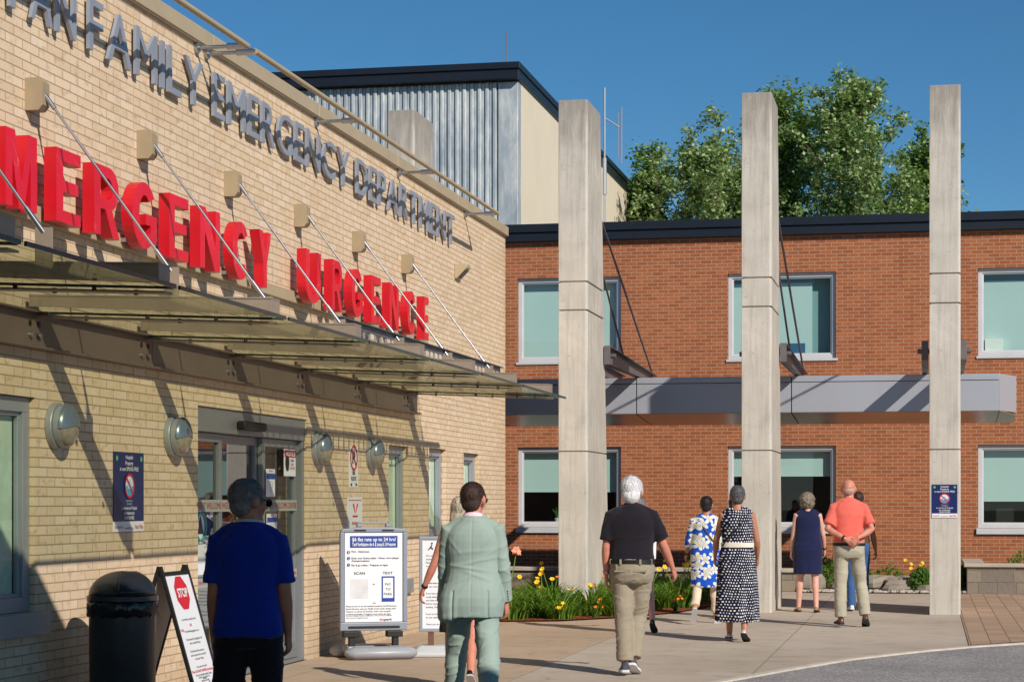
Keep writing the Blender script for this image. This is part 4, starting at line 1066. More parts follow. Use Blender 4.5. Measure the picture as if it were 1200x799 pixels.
# ================================================================ A-FRAME STOP SIGN
AX, AY, AZ = -5.48, 13.93, 1.03
t = thing('sandwich_board', 'black framed folding board with a red STOP sign beside the litter bin', 'sandwich board', (AX, AY + .27, 0))
for sgn in (1, -1):
    ux = V((0, 1, 0)) * sgn; dn = V((-.30 * sgn, 0, AZ)).normalized()
    o0 = V((AX + .32 * sgn, AY if sgn > 0 else AY + .54, .0))
    Mf = frame_at(o0, ux, dn)
    L = math.hypot(.31, AZ)
    s = MB(); s.frame(0, .54, .10, L, .024, -.014, .014, Mf); s.box(0, .024, -.0, .10, -.012, .012, Mf); s.box(.516, .54, 0, .10, -.012, .012, Mf)
    s.box(-.002, .03, L, L + .05, -.012, .012, Mf); s.box(.51, .542, L, L + .05, -.012, .012, Mf)
    fr = s.build('frame', M_DARK, t, bevel=.003)
    b = MB().box(.024, .516, .124, L - .024, -.004, .004, Mf).build('poster', M_WHITE if sgn > 0 else plain('board_back', S(178, 172, 166), .7, 0, .05), fr)
    if sgn < 0: continue
    n = .008; c = (.28, L - .16)
    octo = lambda r, nn: [(c[0] + r*math.cos(R(22.5 + 45*i)), c[1] + r*math.sin(R(22.5 + 45*i)), nn) for i in range(8)]
    MB().add(octo(.135, n), [tuple(range(8))], Mf).build('symbol_octagon', M_INKR, b)
    s = MB(); put_text(s, 'STOP', Mf, c[0]-.10, c[0]+.10, c[1]-.035, c[1]+.035, n+.003, 0, .03); s.build('lettering', M_WHITE, b)
    s = MB(); text_block(s, ['If you think you may be at risk', '', '', '   of the following applies to you', '', 'You have been ill, coughing or had', 'fever contact 24 hours', '', 'You have had close contact or', 'care for anyone who was unwell', 'in the past 14 days', '', 'You work or live with', '', 'You have traveled outside Canada', 'recently'], Mf, .05, .49, L - .35, .017, .013, n, .006); s.build('lettering', M_INK, b)
    s = MB(); put_text(s, 'OR', Mf, .26, .30, L-.415, L-.395, n, 0, .02); put_text(s, 'IF ALL', Mf, .05, .12, L-.447, L-.427, n, 0, .02)
    put_text(s, 'Then DO NOT ENTER the facility', Mf, .05, .49, .31, .335, n, 0, .02); s.build('lettering', M_INKR, b)
    s = MB(); text_block(s, ['Instead, call your doctor or', 'healthcare provider'], Mf, .06, .48, .285, .015, .012, n, .004); s.build('lettering', M_INK, b)
    s = MB(); s.add([(.36, .20, n), (.47, .19, n), (.50, .24, n), (.44, .215, n), (.36, .225, n), (.33, .26, n)], [(0,1,2,3,4,5)], Mf); s.tube([(.33, .17, n), (.42, .155, n), (.51, .17, n)], .004, n=5, M=Mf); s.build('emblem', M_NAVY, b)

# ================================================================ LITTER BIN
BX, BY = -5.50, 13.30
t = thing('litter_bin', 'black dome-topped litter bin with gathered bin liner by the yellow wall', 'bin', (BX, BY, 0))
MBK = plain('bin_black_plastic', S(46, 48, 50), .34, 0, .2, 6, .15, 40)
c = lambda z: (BX, BY, z)
s = MB(); s.tube([c(0), c(.02), c(.80)], [.215, .225, .232], n=40); s.build('bin_body', MBK, t, smooth='auto')
s = MB(); s.tube([c(.865), c(.868), c(.90), c(.903)], [.233, .247, .247, .238], n=40); s.build('rim', MBK, t, smooth='auto')
# gathered liner folded over the body
rings = []
N = 120
for z, r0, amp in ((.76, .234, .003), (.775, .243, .004), (.82, .245, .005), (.85, .243, .004), (.868, .236, .002)):
    rings.append([(BX + (r0 + amp*math.sin(i*1.9 + z*60) + amp*.6*math.sin(i*3.3 + z*25)) * math.cos(2*math.pi*i/N), BY + (r0 + amp*math.sin(i*1.9 + z*60)) * math.sin(2*math.pi*i/N), z + .008*math.sin(i*.8)) for i in range(N)])
s = MB(); s.loft(rings); s.build('bin_liner', plain('liner_plastic', S(22, 22, 26), .18, 0, .1, 10), t, smooth=True)
s = MB(); rings = []
for j in range(10):
    a = j / 9 * math.pi / 2; rings.append([(BX + .234*math.cos(a)*math.cos(b) + (.0005 if j == 9 else 0), BY + .234*math.cos(a)*math.sin(b), .90 + .172*math.sin(a)) for b in [2*math.pi*i/40 for i in range(40)]])
rings[-1] = [(BX + .004*math.cos(2*math.pi*i/40), BY + .004*math.sin(2*math.pi*i/40), 1.072) for i in range(40)]
s.loft(rings); s.build('dome_lid', MBK, t, smooth=True)
# push flap
s = MB(); a0 = R(-38); wd = R(38); g = []
for j in range(9):
    e = R(4) + R(62) * j / 8
    g.append([(BX + .240*math.cos(e)*math.cos(a0 + wd*k/8), BY + .240*math.cos(e)*math.sin(a0 + wd*k/8), .90 + .178*math.sin(e)) for k in range(-8, 9)])
vs = [p for r_ in g for p in r_]; fs = [(j*17+i, j*17+i+1, (j+1)*17+i+1, (j+1)*17+i) for j in range(8) for i in range(16)]
s.add(vs, fs); o = s.build('push_flap', plain('flap_black', S(36, 38, 42), .25, 0, .1, 5), t, smooth=True)
m = o.modifiers.new('solid', 'SOLIDIFY'); m.thickness = .01; m.offset = 1
# ================================================================ PEOPLE
def remesh(mb, vox, smooth=2, fold=None, sm_fac=.5):
    me = bpy.data.meshes.new('tmp'); me.from_pydata(mb.v, [], mb.f)
    bm = bmesh.new(); bm.from_mesh(me); bmesh.ops.recalc_face_normals(bm, faces=bm.faces); bm.to_mesh(me); bm.free()
    o = bpy.data.objects.new('tmp', me); COL.objects.link(o)
    r = o.modifiers.new('r', 'REMESH'); r.mode = 'VOXEL'; r.voxel_size = vox; r.adaptivity = 0
    if smooth:
        q = o.modifiers.new('s', 'SMOOTH'); q.factor = sm_fac; q.iterations = smooth
    bpy.context.view_layer.update()
    ev = o.evaluated_get(bpy.context.evaluated_depsgraph_get()); m2 = ev.to_mesh()
    vs = [v.co.copy() for v in m2.vertices]; ns = [v.normal.copy() for v in m2.vertices]; fs = [tuple(p.vertices) for p in m2.polygons]
    ev.to_mesh_clear(); bpy.data.objects.remove(o); bpy.data.meshes.remove(me)
    if fold: vs = [p + n * fold(p, n) for p, n in zip(vs, ns)]
    out = MB(); out.v = [tuple(p) for p in vs]; out.f = fs; out.mi = [0] * len(fs)
    return out

def skin_mat(name, c):
    if name in MATS: return MATS[name]
    t = NT(name); v = t.obj(); n = t.noise(v, 14, 4)
    col = t.ramp(n, [(.3, tuple(q*.86 for q in c[:3])+(1,)), (.7, tuple(min(1, q*1.06) for q in c[:3])+(1,))])
    t.principled(col, .5, 0, t.bump(t.noise(v, 120, 3), .15, .003), .35, Subsurface_Weight=0.08)
    MATS[name] = t.m; return t.m
def cloth_mat(name, c, rough=.85, weave=240, var=.08, bump=.2):
    if name in MATS: return MATS[name]
    t = NT(name); v = t.obj(); n = t.noise(v, 5, 4); f = t.noise(v, weave, 2)
    col = t.ramp(n, [(.3, tuple(q*(1-var) for q in c[:3])+(1,)), (.7, tuple(min(1, q*(1+var)) for q in c[:3])+(1,))])
    big = t.noise(t.obj((1, 1, .6), (0, .5, 0)), 7, 2, .5)
    h = t.math('ADD', t.math('MULTIPLY', f, .15), t.math('MULTIPLY', big, 1.2))
    t.principled(col, rough, 0, t.bump(h, bump, .02), .2, Sheen_Weight=.15)
    MATS[name] = t.m; return t.m
def hair_mat(name, c, c2):
    if name in MATS: return MATS[name]
    t = NT(name); v = t.obj((1, 1, .22)); n = t.noise(v, 150, 3, .7); b = t.noise(t.obj(), 16, 3)
    col = t.mix(t.ramp(n, [(.35, t.g(0)), (.65, t.g(1))]), c, c2); col = t.mix(t.math('MULTIPLY', b, .4), col, c)
    t.principled(col, .5, 0, t.bump(n, .7, .006), .35)
    MATS[name] = t.m; return t.m
SK = skin_mat('skin', S(206, 152, 126)); SKR = skin_mat('ruddy_skin', S(204, 134, 112)); SKT = skin_mat('tanned_skin', S(180, 124, 98))
SKP = skin_mat('pink_skin', S(218, 164, 146)); SKB = skin_mat('brown_skin', S(150, 102, 80))

MALE = [(.76,.13,.10,0),(.82,.155,.112,-.008),(.90,.172,.124,-.018),(.98,.168,.118,-.012),(1.06,.160,.112,0),(1.16,.163,.114,.004),(1.26,.176,.121,.002),(1.35,.178,.118,-.004),(1.40,.164,.102,-.012),(1.44,.128,.084,-.014),(1.48,.078,.064,-.010),(1.53,.058,.056,-.004)]
FEM = [(.76,.13,.10,0),(.82,.165,.115,-.010),(.90,.182,.126,-.020),(.98,.168,.114,-.010),(1.06,.142,.100,0),(1.16,.142,.104,.006),(1.26,.156,.120,.014),(1.35,.156,.108,.002),(1.40,.142,.090,-.010),(1.44,.108,.072,-.014),(1.48,.064,.056,-.010),(1.53,.048,.050,-.004)]
def sec(tab, z):
    if z <= tab[0][0]: return tab[0][1:]
    for a, b in zip(tab[:-1], tab[1:]):
        if z <= b[0]:
            t = (z - a[0]) / (b[0] - a[0]); return tuple(a[i] + (b[i] - a[i]) * t for i in (1, 2, 3))
    return tab[-1][1:]
def sring(cx, cy, z, hw, hd, n=28, e=2.5, wave=None):
    out = []
    for i in range(n):
        a = 2*math.pi*i/n; c, s = math.cos(a), math.sin(a)
        k = 1 / ((abs(c)**e + abs(s)**e) ** (1/e))
        if wave: k *= 1 + wave(a)
        out.append((cx + hw*k*c, cy + hd*k*s, z))
    return out

def fold_fn(seed, amp, fx=9, fz=5, tilt=.6):
    off = V((seed*3.1, seed*1.7, seed))
    def f(p, n):
        q = V((p.x*fx*.6 + p.z*tilt*fx*.35, p.y*fx*.6, p.z*fz*.7)) + off
        a = noise.noise(q); q2 = V((p.x*fx*.7 - p.z*tilt*fx*.9, p.y*fx*.5, p.z*fz*1.3)) + off*2; b = noise.noise(q2)
        crease = math.exp(-(b/.09)**2)
        return amp * (a*1.5 + crease*.9 - .3)
    return f

class Person:
    def __init__(s, loc, rz, H, label, skin, female=False, legs=None, arms=None, lean=0, bulk=1.0, head=(0, 0), vox=.008, hand='relaxed', belly=0, neck=.061):
        s.k = H / 1.75; s.f = female; s.tab = FEM if female else MALE; s.bulk = bulk; s.vox = vox; s.belly = belly
        s.root = thing('person', label, 'person', loc, rz); s.W = WM[s.root.name]
        legs = legs or {-1: (0, 0, 0, 0), 1: (0, 0, 0, 0)}          # hip flex, knee flex, abduction, foot pitch
        s.hj, s.kn, s.an, s.pitch = {}, {}, {}, {}
        low = 9
        for d in (-1, 1):
            hf, kf, ab, fp = [R(q) for q in legs[d]]
            h = V((d*.092, 0, .90)); u = V((d*math.sin(ab), math.sin(hf), -math.cos(hf)*math.cos(ab))).normalized()
            kn = h + u*.42; l = V((d*math.sin(ab)*.8, math.sin(hf-kf), -math.cos(hf-kf))).normalized(); an = kn + l*.40
            s.hj[d], s.kn[d], s.an[d], s.pitch[d] = h, kn, an, fp
            for yy in (-.065, .18):
                low = min(low, an.z + yy*math.sin(fp) - .083*math.cos(fp))
        s.dz = -low; T = Matrix.Translation((0, 0, s.dz))
        s.L = Matrix.Scale(s.k, 4) @ T                                 # lower body
        Rl = Matrix.Translation((0, 0, .93)) @ Matrix.Rotation(-R(lean), 4, 'X') @ Matrix.Translation((0, 0, -.93))
        s.U = s.L @ Rl
        s.sh, s.el, s.wr, s.hd, s.pn = {}, {}, {}, {}, {}
        arms = arms or {-1: (2, 8, 12, 4), 1: (2, 8, 12, 4)}
        shw = .152 if female else .172
        for d in (-1, 1):
            sh = V((d*shw*min(bulk, 1.06), -.010, 1.412)); a = arms[d]
            if isinstance(a, dict):
                el, wr, hd, pn = V(a['el']), V(a['wr']), V(a['hd']).normalized(), V(a['pn']).normalized()
            else:
                fl, ab, eb, inn = [R(q) for q in a]
                u = V((d*math.sin(ab), math.sin(fl), -math.cos(fl)*math.cos(ab))).normalized(); el = sh + u*.295
                w = V((d*math.sin(ab-inn), math.sin(fl+eb), -math.cos(fl+eb)*math.cos(ab-inn))).normalized(); wr = el + w*.25
                hd = (w + V((0, .05, -.15))).normalized(); pn = V((-d, .25, 0))
            pn = (pn - hd*pn.dot(hd)).normalized()
            s.sh[d], s.el[d], s.wr[d], s.hd[d], s.pn[d] = sh, el, wr, hd, pn
        s.hy, s.hp = R(head[0]), R(head[1])
        s.HM = s.U @ Matrix.Translation((0, .014, 1.628)) @ Matrix.Rotation(s.hy, 4, 'Z') @ Matrix.Rotation(s.hp, 4, 'X') @ Matrix.Scale(1.10, 4)
        s.neck = neck; s.handp = hand; s.skin = skin
        s.body()
    def out(s, mb, name, mat, parent=None, smooth=True, **kw):
        mb.v = [tuple(s.W @ V(p)) for p in mb.v]
        return mb.build(name, mat, parent or s.root, smooth=smooth, **kw)
    def torso(s, mb, zs, grow, M=None, flare=None, e=2.5, wave=None):
        rings = []
        for z in zs:
            hw, hd, oy = sec(s.tab, z); b = s.bulk; bel = s.belly * max(0, 1 - abs(z - 1.08)/.2)
            g = grow + (flare(z) if flare else 0)
            rings.append(sring(0, oy + bel*.6, z, hw*b + g, hd*b + g + bel, e=e, wave=(lambda a, z=z: wave(a, z)) if wave else None))
        mb.loft(rings, M if M is not None else s.U)
    def traps(s, mb, g=0.0):
        for d in (-1, 1):
            mb.tube([(0, -.018, 1.485), (d*.07, -.018, 1.468), s.sh[d] + V((-d*.015, -.004, .012))], [.040 + g, .038 + g, .036 + g], n=12, M=s.U, round_ends=True)
    def legs_tube(s, mb, rt, rk, ra, ext=0, start=0, M=None):
        for d in (-1, 1):
            h, k, a = s.hj[d], s.kn[d], s.an[d]; end = a + (a - k).normalized()*ext
            pts = [h + V((0, -.005, .02)), h.lerp(k, .35), h.lerp(k, .75), k, k.lerp(a, .3) + V((0, -.012, 0)), k.lerp(a, .7) + V((0, -.004, 0)), end]
            r = [rt, rt*.93, rt*.4 + rk*.6, rk, rk*.98 + (ra-rk)*.15, rk*.25 + ra*.75, ra]
            mb.tube(pts, r, n=18, M=s.L)
    def body(s):
        m = MB(); k = s.k
        s.torso(m, [.85, .90, .96, 1.02, 1.1, 1.2, 1.28, 1.35, 1.40, 1.44, 1.47, 1.495], -.004, None, lambda z: -.014 if z < 1.0 else 0)
        m.tube([(0, -.012, 1.44), (0, -.002, 1.50), (0, .008, 1.56), (0, .012, 1.60)], [s.neck*1.25, s.neck*1.02, s.neck*.96, s.neck], n=16, M=s.U)
        fr = .92 if s.f else 1.0
        s.traps(m, -.004)
        s.legs_tube(m, .082, .054, .036)
        for d in (-1, 1):
            a = s.an[d]; F = s.L @ Matrix.Translation(a) @ Matrix.Rotation(s.pitch[d], 4, 'X')
            m.tube([(0, 0, .01), (0, -.02, -.04), (0, .05, -.055), (0, .15, -.066)], [.036, (.030, .032), (.034, .022), (.034, .012)], n=12, side=(1, 0, 0), round_ends=True, M=F)
            sh, el, wr = s.sh[d], s.el[d], s.wr[d]
            m.tube([sh + V((-d*.045, 0, -.01)), sh, sh.lerp(el, .3), sh.lerp(el, .7), el, el.lerp(wr, .25), el.lerp(wr, .6), wr],
                   [.052*fr, .058*fr, .052*fr, .044*fr, .040*fr, .043*fr, .036*fr, (.027*fr, .023*fr)], n=16, round_ends=True, M=s.U)
            hd, pn = s.hd[d], s.pn[d]; w = hd.cross(pn)
            if w.y < 0 and abs(w.y) > .3: w = -w
            if isinstance(s.handp, dict) and 'w' in s.handp: w = w
            s.__dict__.setdefault('hw', {})[d] = w
            m.tube([wr - hd*.02, wr + hd*.02, wr + hd*.055, wr + hd*.088], [(.025*fr, .020), (.032*fr, .018), (.040*fr, .016), (.039*fr, .012)], n=14, side=w, round_ends=True, M=s.U)
        H = s.HM
        m.ell((0, -.012, .022), (.076, .097, .090), H, 20, 14); m.ell((0, .028, -.018), (.063, .066, .082), H); m.ell((0, .036, -.070), (.048, .048, .040), H)
        m.tube([(0, .088, .018), (0, .104, -.008), (0, .112, -.026), (0, .094, -.034)], [.009, .011, .016, .012], n=10, round_ends=True, M=H)
        m.ell((0, .078, .022), (.052, .018, .012), H); m.ell((0, .084, -.052), (.024, .014, .008), H); m.ell((0, .082, -.063), (.021, .013, .008), H)
        m.ell((0, .078, -.092), (.022, .016, .014), H)
        for d in (-1, 1):
            E = H @ Matrix.Translation((d*.077, -.006, -.004)) @ Matrix.Rotation(d*R(-16), 4, 'Z')
            m.ell((0, 0, 0), (.010, .021, .034), E); m.ell((d*.006, -.010, .004), (.009, .014, .028), E)
            m.ell((d*.045, .055, -.025), (.022, .024, .026), H)
        b = remesh(m, s.vox * k, 2, None)
        # fingers rooted in the palm
        for d in (-1, 1):
            wr, hd, pn, w = s.wr[d], s.hd[d], s.pn[d], s.hw[d]
            curl = 1.0 if s.handp == 'relaxed' else 1.9
            for i, (o_, L_) in enumerate(((.030, .072), (.0105, .081), (-.0095, .075), (-.028, .060))):
                p = wr + hd*.072 + w*o_; dirv = (hd + w*o_*1.6).normalized(); ax = dirv.cross(pn).normalized()
                pts = [p]; c = p + dirv*.016; pts.append(c)
                for jn, (ang, fr_) in enumerate(((20 + 5*i, .42), (26, .32), (18, .26))):
                    dirv = Matrix.Rotation(R(ang*curl), 3, ax) @ dirv; c = c + dirv*(L_*fr_); pts.append(c)
                b.tube(pts, [.0095, .0095, .0088, .0082, .0068], n=10, round_ends=True, M=s.U)
            p = wr + hd*.022 + w*.022; d1 = (hd*.62 + w*.62 + pn*.38).normalized(); d2 = (hd*.85 + w*.2 + pn*.5).normalized()
            b.tube([p, p + d1*.035, p + d1*.035 + d2*.030, p + d1*.035 + d2*.052], [.015, .0125, .0105, .008], n=10, round_ends=True, M=s.U)
        s.bodyo = s.out(b, 'body', s.skin)
        e = MB()
        for d in (-1, 1): e.ell((d*.030, .078, -.002), (.012, .012, .010), H, 10, 8)
        s.out(e, 'eyes', plain('eye_white', S(190, 186, 180), .2))
    def shoes(s, mat, sole, kind='sneaker', name='shoe'):
        P = [(-.072, .018, -.045, .0), (-.062, .030, -.010, 0), (-.035, .036, .008, 0), (0, .037, .0, 0), (.04, .039, -.022, 0), (.09, .045, -.040, .004), (.135, .045, -.050, .006), (.165, .036, -.057, .003), (.185, .020, -.066, 0)]
        if kind in ('flat', 'sandal'): P = [(y, w*.9, min(z, -.045 if y > -.04 else z - .01), o) for y, w, z, o in P]
        for d in (-1, 1):
            F = s.L @ Matrix.Translation(s.an[d]) @ Matrix.Rotation(s.pitch[d], 4, 'X') @ Matrix.Rotation(-d*R(6), 4, 'Z')
            m = MB(); zb = -.078
            rings = []
            for y, w, zt, o_ in P:
                rings.append([(o_*d + w*math.cos(a) * (1 if math.sin(a) < .2 else .92), y, (zb+zt)/2 + (zt-zb)/2*math.copysign(abs(math.sin(a))**.7, math.sin(a))) for a in [2*math.pi*i/16 for i in range(16)]])
            m.loft(rings, F); sh = s.out(m, name, mat)
            m = MB(); rings = []
            for y, w, zt, o_ in P:
                ww = w + .004
                rings.append([(o_*d - ww, y*1.03, -.086), (o_*d + ww, y*1.03, -.086), (o_*d + ww, y*1.03, -.086 + (.022 if kind == 'sneaker' else .014)), (o_*d - ww, y*1.03, -.086 + (.022 if kind == 'sneaker' else .014))])
            m.loft(rings, F); s.out(m, 'sole', sole, sh, smooth=False)
    def trousers(s, mat, top=1.02, rt=.098, rk=.074, ra=.068, ext=.035, grow=.018, seed=1, amp=.006, name='trousers'):
        m = MB(); s.torso(m, [.80, .84, .88, .93, .98, top], grow, s.L, lambda z: -.012 if z < .82 else 0); s.legs_tube(m, rt, rk, ra, ext)
        s.tr = s.out(remesh(m, max(.009, s.vox*1.2)*s.k, 2, fold_fn(seed, amp, 11, 9, 1.0)), name, mat)
        return s.tr
    def belt(s, mat, z=1.005, h=.035, grow=.021, name='belt'):
        m = MB(); rings = []
        for zz, g in ((z - h/2, 0), (z - h/2, grow), (z + h/2, grow), (z + h/2, 0)):
            hw, hd, oy = sec(s.tab, z); bel = s.belly*max(0, 1 - abs(z-1.08)/.2); rings.append(sring(0, oy + bel*.6, zz, hw*s.bulk + g, hd*s.bulk + g + bel, n=40))
        m.loft(rings, s.U if z > 1.03 else s.L); return s.out(m, name, mat, smooth='auto')
    def sleeves(s, mb, frac, r0=.066, r1=.068, full=None, rw=.048):
        for d in (-1, 1):
            sh, el, wr = s.sh[d], s.el[d], s.wr[d]; b = s.bulk**.5
            if full is None:
                e = sh.lerp(el, frac)
                mb.tube([sh + V((-d*.06, 0, -.01)), sh + V((0, 0, -.005)), sh.lerp(el, frac*.5), e], [.060*b, r0*b, (r0+r1)/2*b, r1*b], n=18, M=s.U)
            else:
                e = el.lerp(wr, full)
                mb.tube([sh + V((-d*.06, 0, -.01)), sh + V((0, 0, -.003)), sh.lerp(el, .5), el, el.lerp(wr, .5*full), e], [.062*b, r0*b, (r0*.6+rw*.4)*b, rw*1.08*b, rw*b, rw*b], n=18, M=s.U)
    def shirt(s, mat, hem=.88, grow=.016, frac=.62, full=None, flare=.0, seed=2, amp=.005, top=1.50, name='shirt', r0=.068, r1=.073, rw=.05, extra=None, fz=5, tilt=.6, crisp=False):
        m = MB(); zs = [hem] + [z for z in (.86, .92, .98, 1.04, 1.10, 1.18, 1.26, 1.33, 1.38, 1.42, 1.455, 1.48) if z > hem + .02] + [top]
        s.torso(m, zs, grow, None, lambda z: flare*max(0, (1.15 - z)/.3)); s.traps(m, grow*.5)
        s.sleeves(m, frac, r0, r1, full, rw)
        base = fold_fn(seed, amp, 7, fz, tilt)
        ff = (lambda p, n: base(p, n) + extra(p, n)) if extra else base
        s.shirto = s.out(remesh(m, (.0065 if crisp else max(.009, s.vox*1.25))*s.k, 7 if crisp else 4, ff), name, mat)
        return s.shirto
    def collar(s, mat, z=1.485, r=.066, h=.032, name='collar', t=.01, parent=None):
        m = MB(); rings = []
        for zz, rr in ((z - .012, r + .012), (z + h*.6, r + .004), (z + h, r - .004), (z + h*.9, r - .012), (z, r - .008)):
            rings.append([(rr*1.06*math.cos(a), -.006 + rr*1.0*math.sin(a) + (zz - z)*.12, zz - .010*math.sin(a)) for a in [2*math.pi*i/32 for i in range(32)]])
        m.loft(rings, s.U, caps=False); return s.out(m, name, mat, parent or s.shirto)
    def hair(s, mat, style='short', seed=1, amp=.005, ln=None):
        m = MB(); H = s.HM
        if style == 'short':
            m.ell((0, -.020, .034), (.080, .100, .088), H, 20, 14); m.ell((0, -.048, -.018), (.066, .060, .062), H)
            for d in (-1, 1): m.ell((d*.066, .012, .018), (.016, .030, .034), H)
        elif style == 'full':
            m.ell((0, -.020, .036), (.088, .108, .094), H, 20, 14); m.ell((0, -.052, -.026), (.078, .070, .080), H)
            for d in (-1, 1): m.ell((d*.070, .008, .006), (.020, .036, .048), H)
        elif style == 'bald':
            m.ell((0, -.046, -.012), (.069, .064, .050), H)
            for d in (-1, 1): m.ell((d*.066, -.016, .004), (.014, .036, .026), H)
        elif style == 'curly':
            m.ell((0, -.016, .032), (.094, .108, .092), H, 20, 14); m.ell((0, -.044, -.030), (.096, .078, .075), H)
            rnd = random.Random(seed)
            for i in range(90):
                a = rnd.uniform(0, 2*math.pi); b = rnd.uniform(-.7, 1.4)
                x, y, z = .092*math.cos(a)*math.cos(b), -.026 + .104*math.sin(a)*math.cos(b), .006 + .105*math.sin(b)
                if y > .055 and z < .05: continue
                m.ell((x, y, z), (.016, .016, .016), H, 8, 6)
        elif style == 'long':
            m.ell((0, -.018, .034), (.086, .104, .090), H, 20, 14)
            m.tube([(0, -.04, .03), (0, -.066, -.06), (0, -.075, -.16), (0, -.078, -.25)], [(.084, .07), (.086, .055), (.088, .045), (.066, .028)], n=18, side=(1, 0, 0), M=H)
        elif style == 'bob':
            m.ell((0, -.018, .034), (.088, .106, .090), H, 20, 14)
            m.tube([(0, -.03, .03), (0, -.040, -.05), (0, -.044, -.12), (0, -.046, -.15)], [(.088, .078), (.098, .072), (.100, .062), (.084, .045)], n=18, side=(1, 0, 0), M=H)
        def f(p, n):
            return amp*(noise.noise(V((p.x*40, p.y*40, p.z*14)) + V((seed, 0, 0))) + .6*noise.noise(p*75))
        h = remesh(m, max(.006, s.vox*.8)*s.k, 1, f)
        # loose strands lying over the mass, so the outline is not a smooth cap
        Hi = H.inverted(); c0 = V((0, -.01, .02)); rnd = random.Random(seed); base = list(h.v)
        ln = ln or {'short': .016, 'full': .018, 'bald': .010, 'curly': .022, 'long': .05, 'bob': .045}[style]
        for q in rnd.sample(base, min(len(base), 2600 if s.vox < .0085 else 1100)):
            p = Hi @ V(q); n = (p - c0).normalized(); dn = (V((rnd.gauss(0, .16), -.15 + rnd.gauss(0, .15), -1)) - n*0); dn = (dn - n*dn.dot(n)).normalized()
            if style == 'curly': dn = (V([rnd.gauss(0, 1) for _ in range(3)])).normalized()
            w = n.cross(dn).normalized()*.0016; L = ln*rnd.uniform(.5, 1.2); a0 = p - n*.003; a1 = p + dn*L*.5 + n*.0035; a2 = p + dn*L + n*rnd.uniform(-.002, .004)
            h.add([tuple(a0 - w), tuple(a0 + w), tuple(a1 + w), tuple(a2), tuple(a1 - w)], [(0, 1, 2, 3, 4)], H)
        return s.out(h, 'hair', mat)
    def glasses(s, lens=True, mat=None):
        mat = mat or M_INK; m = MB()
        for d in (-1, 1):
            m.tube([(d*.068, .092, .006), (d*.074, .06, .010), (d*.080, .0, .010), (d*.078, -.02, .0)], .003, n=6, M=s.HM)
            m.ell((d*.034, .104, -.002), (.030, .008, .022), s.HM, 14, 8)
        m.box(-.012, .012, .102, .108, -.0, .006, s.HM); return s.out(m, 'glasses', mat)
    def band(s, d, mat, name='bracelet', t=.0, r=.033, w=.022):
        a = s.wr[d]; dr = (s.wr[d] - s.el[d]).normalized(); m = MB()
        m.tube([a - dr*(.012 + t), a - dr*(.012 + t + w)], r, n=16, M=s.U); return s.out(m, name, mat, smooth='auto')

def fstr(a): return a
# ---- 1 the man in the blue polo, standing in the shade
p = Person((-3.60, 10.45, 0), R(12), 1.665, 'grey-haired man in royal blue polo standing in the shade before the sliding door', SKT, bulk=.98, belly=.03,
           arms={-1: (-3, 4, 14, 2), 1: (0, 7, 16, 4)}, legs={-1: (0, 0, 3, 0), 1: (0, 0, 3, 0)}, head=(-46, -2), vox=.0075)
p.trousers(cloth_mat('black_cloth', S(26, 26, 30)), top=1.0, rt=.106, rk=.084, ra=.078, seed=3)
blue = cloth_mat('royal_blue_cotton', S(14, 48, 148))
p.shirt(blue, hem=.865, grow=.024, frac=.84, flare=.012, seed=5, amp=.006, r0=.068, r1=.074)
p.collar(blue, r=.074, h=.036); c = p.collar(M_WHITEFR, z=1.519, r=.0745, h=.005, name='collar_stripe')
p.hair(hair_mat('grey_hair', S(92, 90, 90), S(160, 158, 156)), 'short', 1, .004); p.glasses(); p.shoes(M_DARK, M_DARK)

# ---- 2 the man in the pale green suit
suit = cloth_mat('sage_suit_cloth', S(150, 167, 158), .8, 300, .04)
def seam(p_, n):
    v = 0
    g = lambda d, w: math.exp(-(d/w)**2)
    if n.y < -.2 and abs(p_.x) < .2:
        v -= .0035*g(p_.x - .004, .005)*(p_.z > .78)                                  # centre seam
        v -= .012*g(abs(p_.x) - .125, .006)*(p_.z < .93)                              # side vents
        for (x0, z0, sl, w, a, L) in ((.03, 1.13, .22, .011, .006, .13), (-.02, 1.085, -.15, .010, .006, .15), (0, 1.20, .1, .013, .004, .12), (.11, 1.27, 1.5, .016, .004, .05), (-.12, 1.24, -1.1, .016, .003, .05),
                                      (.05, 1.03, -.35, .013, .005, .10), (-.07, 1.00, .4, .013, .005, .09), (.02, 1.42, .02, .010, .005, .07)):
            d = (p_.z - z0) - sl*(p_.x - x0); v += a*g(d, w)*g(p_.x - x0, L)
    if p_.x < -.09 and p_.z < .98: v += .032*((.98 - p_.z)/.2)*min(1, (-.09 - p_.x)/.08)     # skirt swinging out on the left
    if abs(p_.x) > .19:                                                               # sleeve wrinkles round the elbow
        for z0, sl in ((1.18, .9), (1.135, -.7), (1.09, .8), (1.05, -.6), (.99, .5), (1.26, .7)):
            d = (p_.z - z0) - sl*(p_.y + .02) - .3*abs(p_.x); d2 = (p_.z - z0) - sl*(p_.y + .02); v += .006*g(d2, .012)*(.5 + .5*noise.noise(V((p_.x*11, p_.y*11, z0*30))))
    return v
p = Person((-3.17, 14.05, 0), R(6), 1.70, 'man in a sage green suit walking away with sunglasses on', SKR, bulk=1.0,
           legs={-1: (16, 8, 6, 3), 1: (-20, 14, 5, -22)}, arms={-1: (8, 8, 12, 8), 1: (2, 9, 16, 5)}, head=(-14, 0), lean=1, vox=.0075)
p.trousers(suit, top=1.0, rt=.100, rk=.080, ra=.074, seed=8, amp=.006)
p.shirt(suit, hem=.775, grow=.020, full=.96, flare=.050, seed=9, amp=.0025, name='jacket', r0=.070, rw=.050, extra=seam, fz=4, tilt=.6, crisp=True)
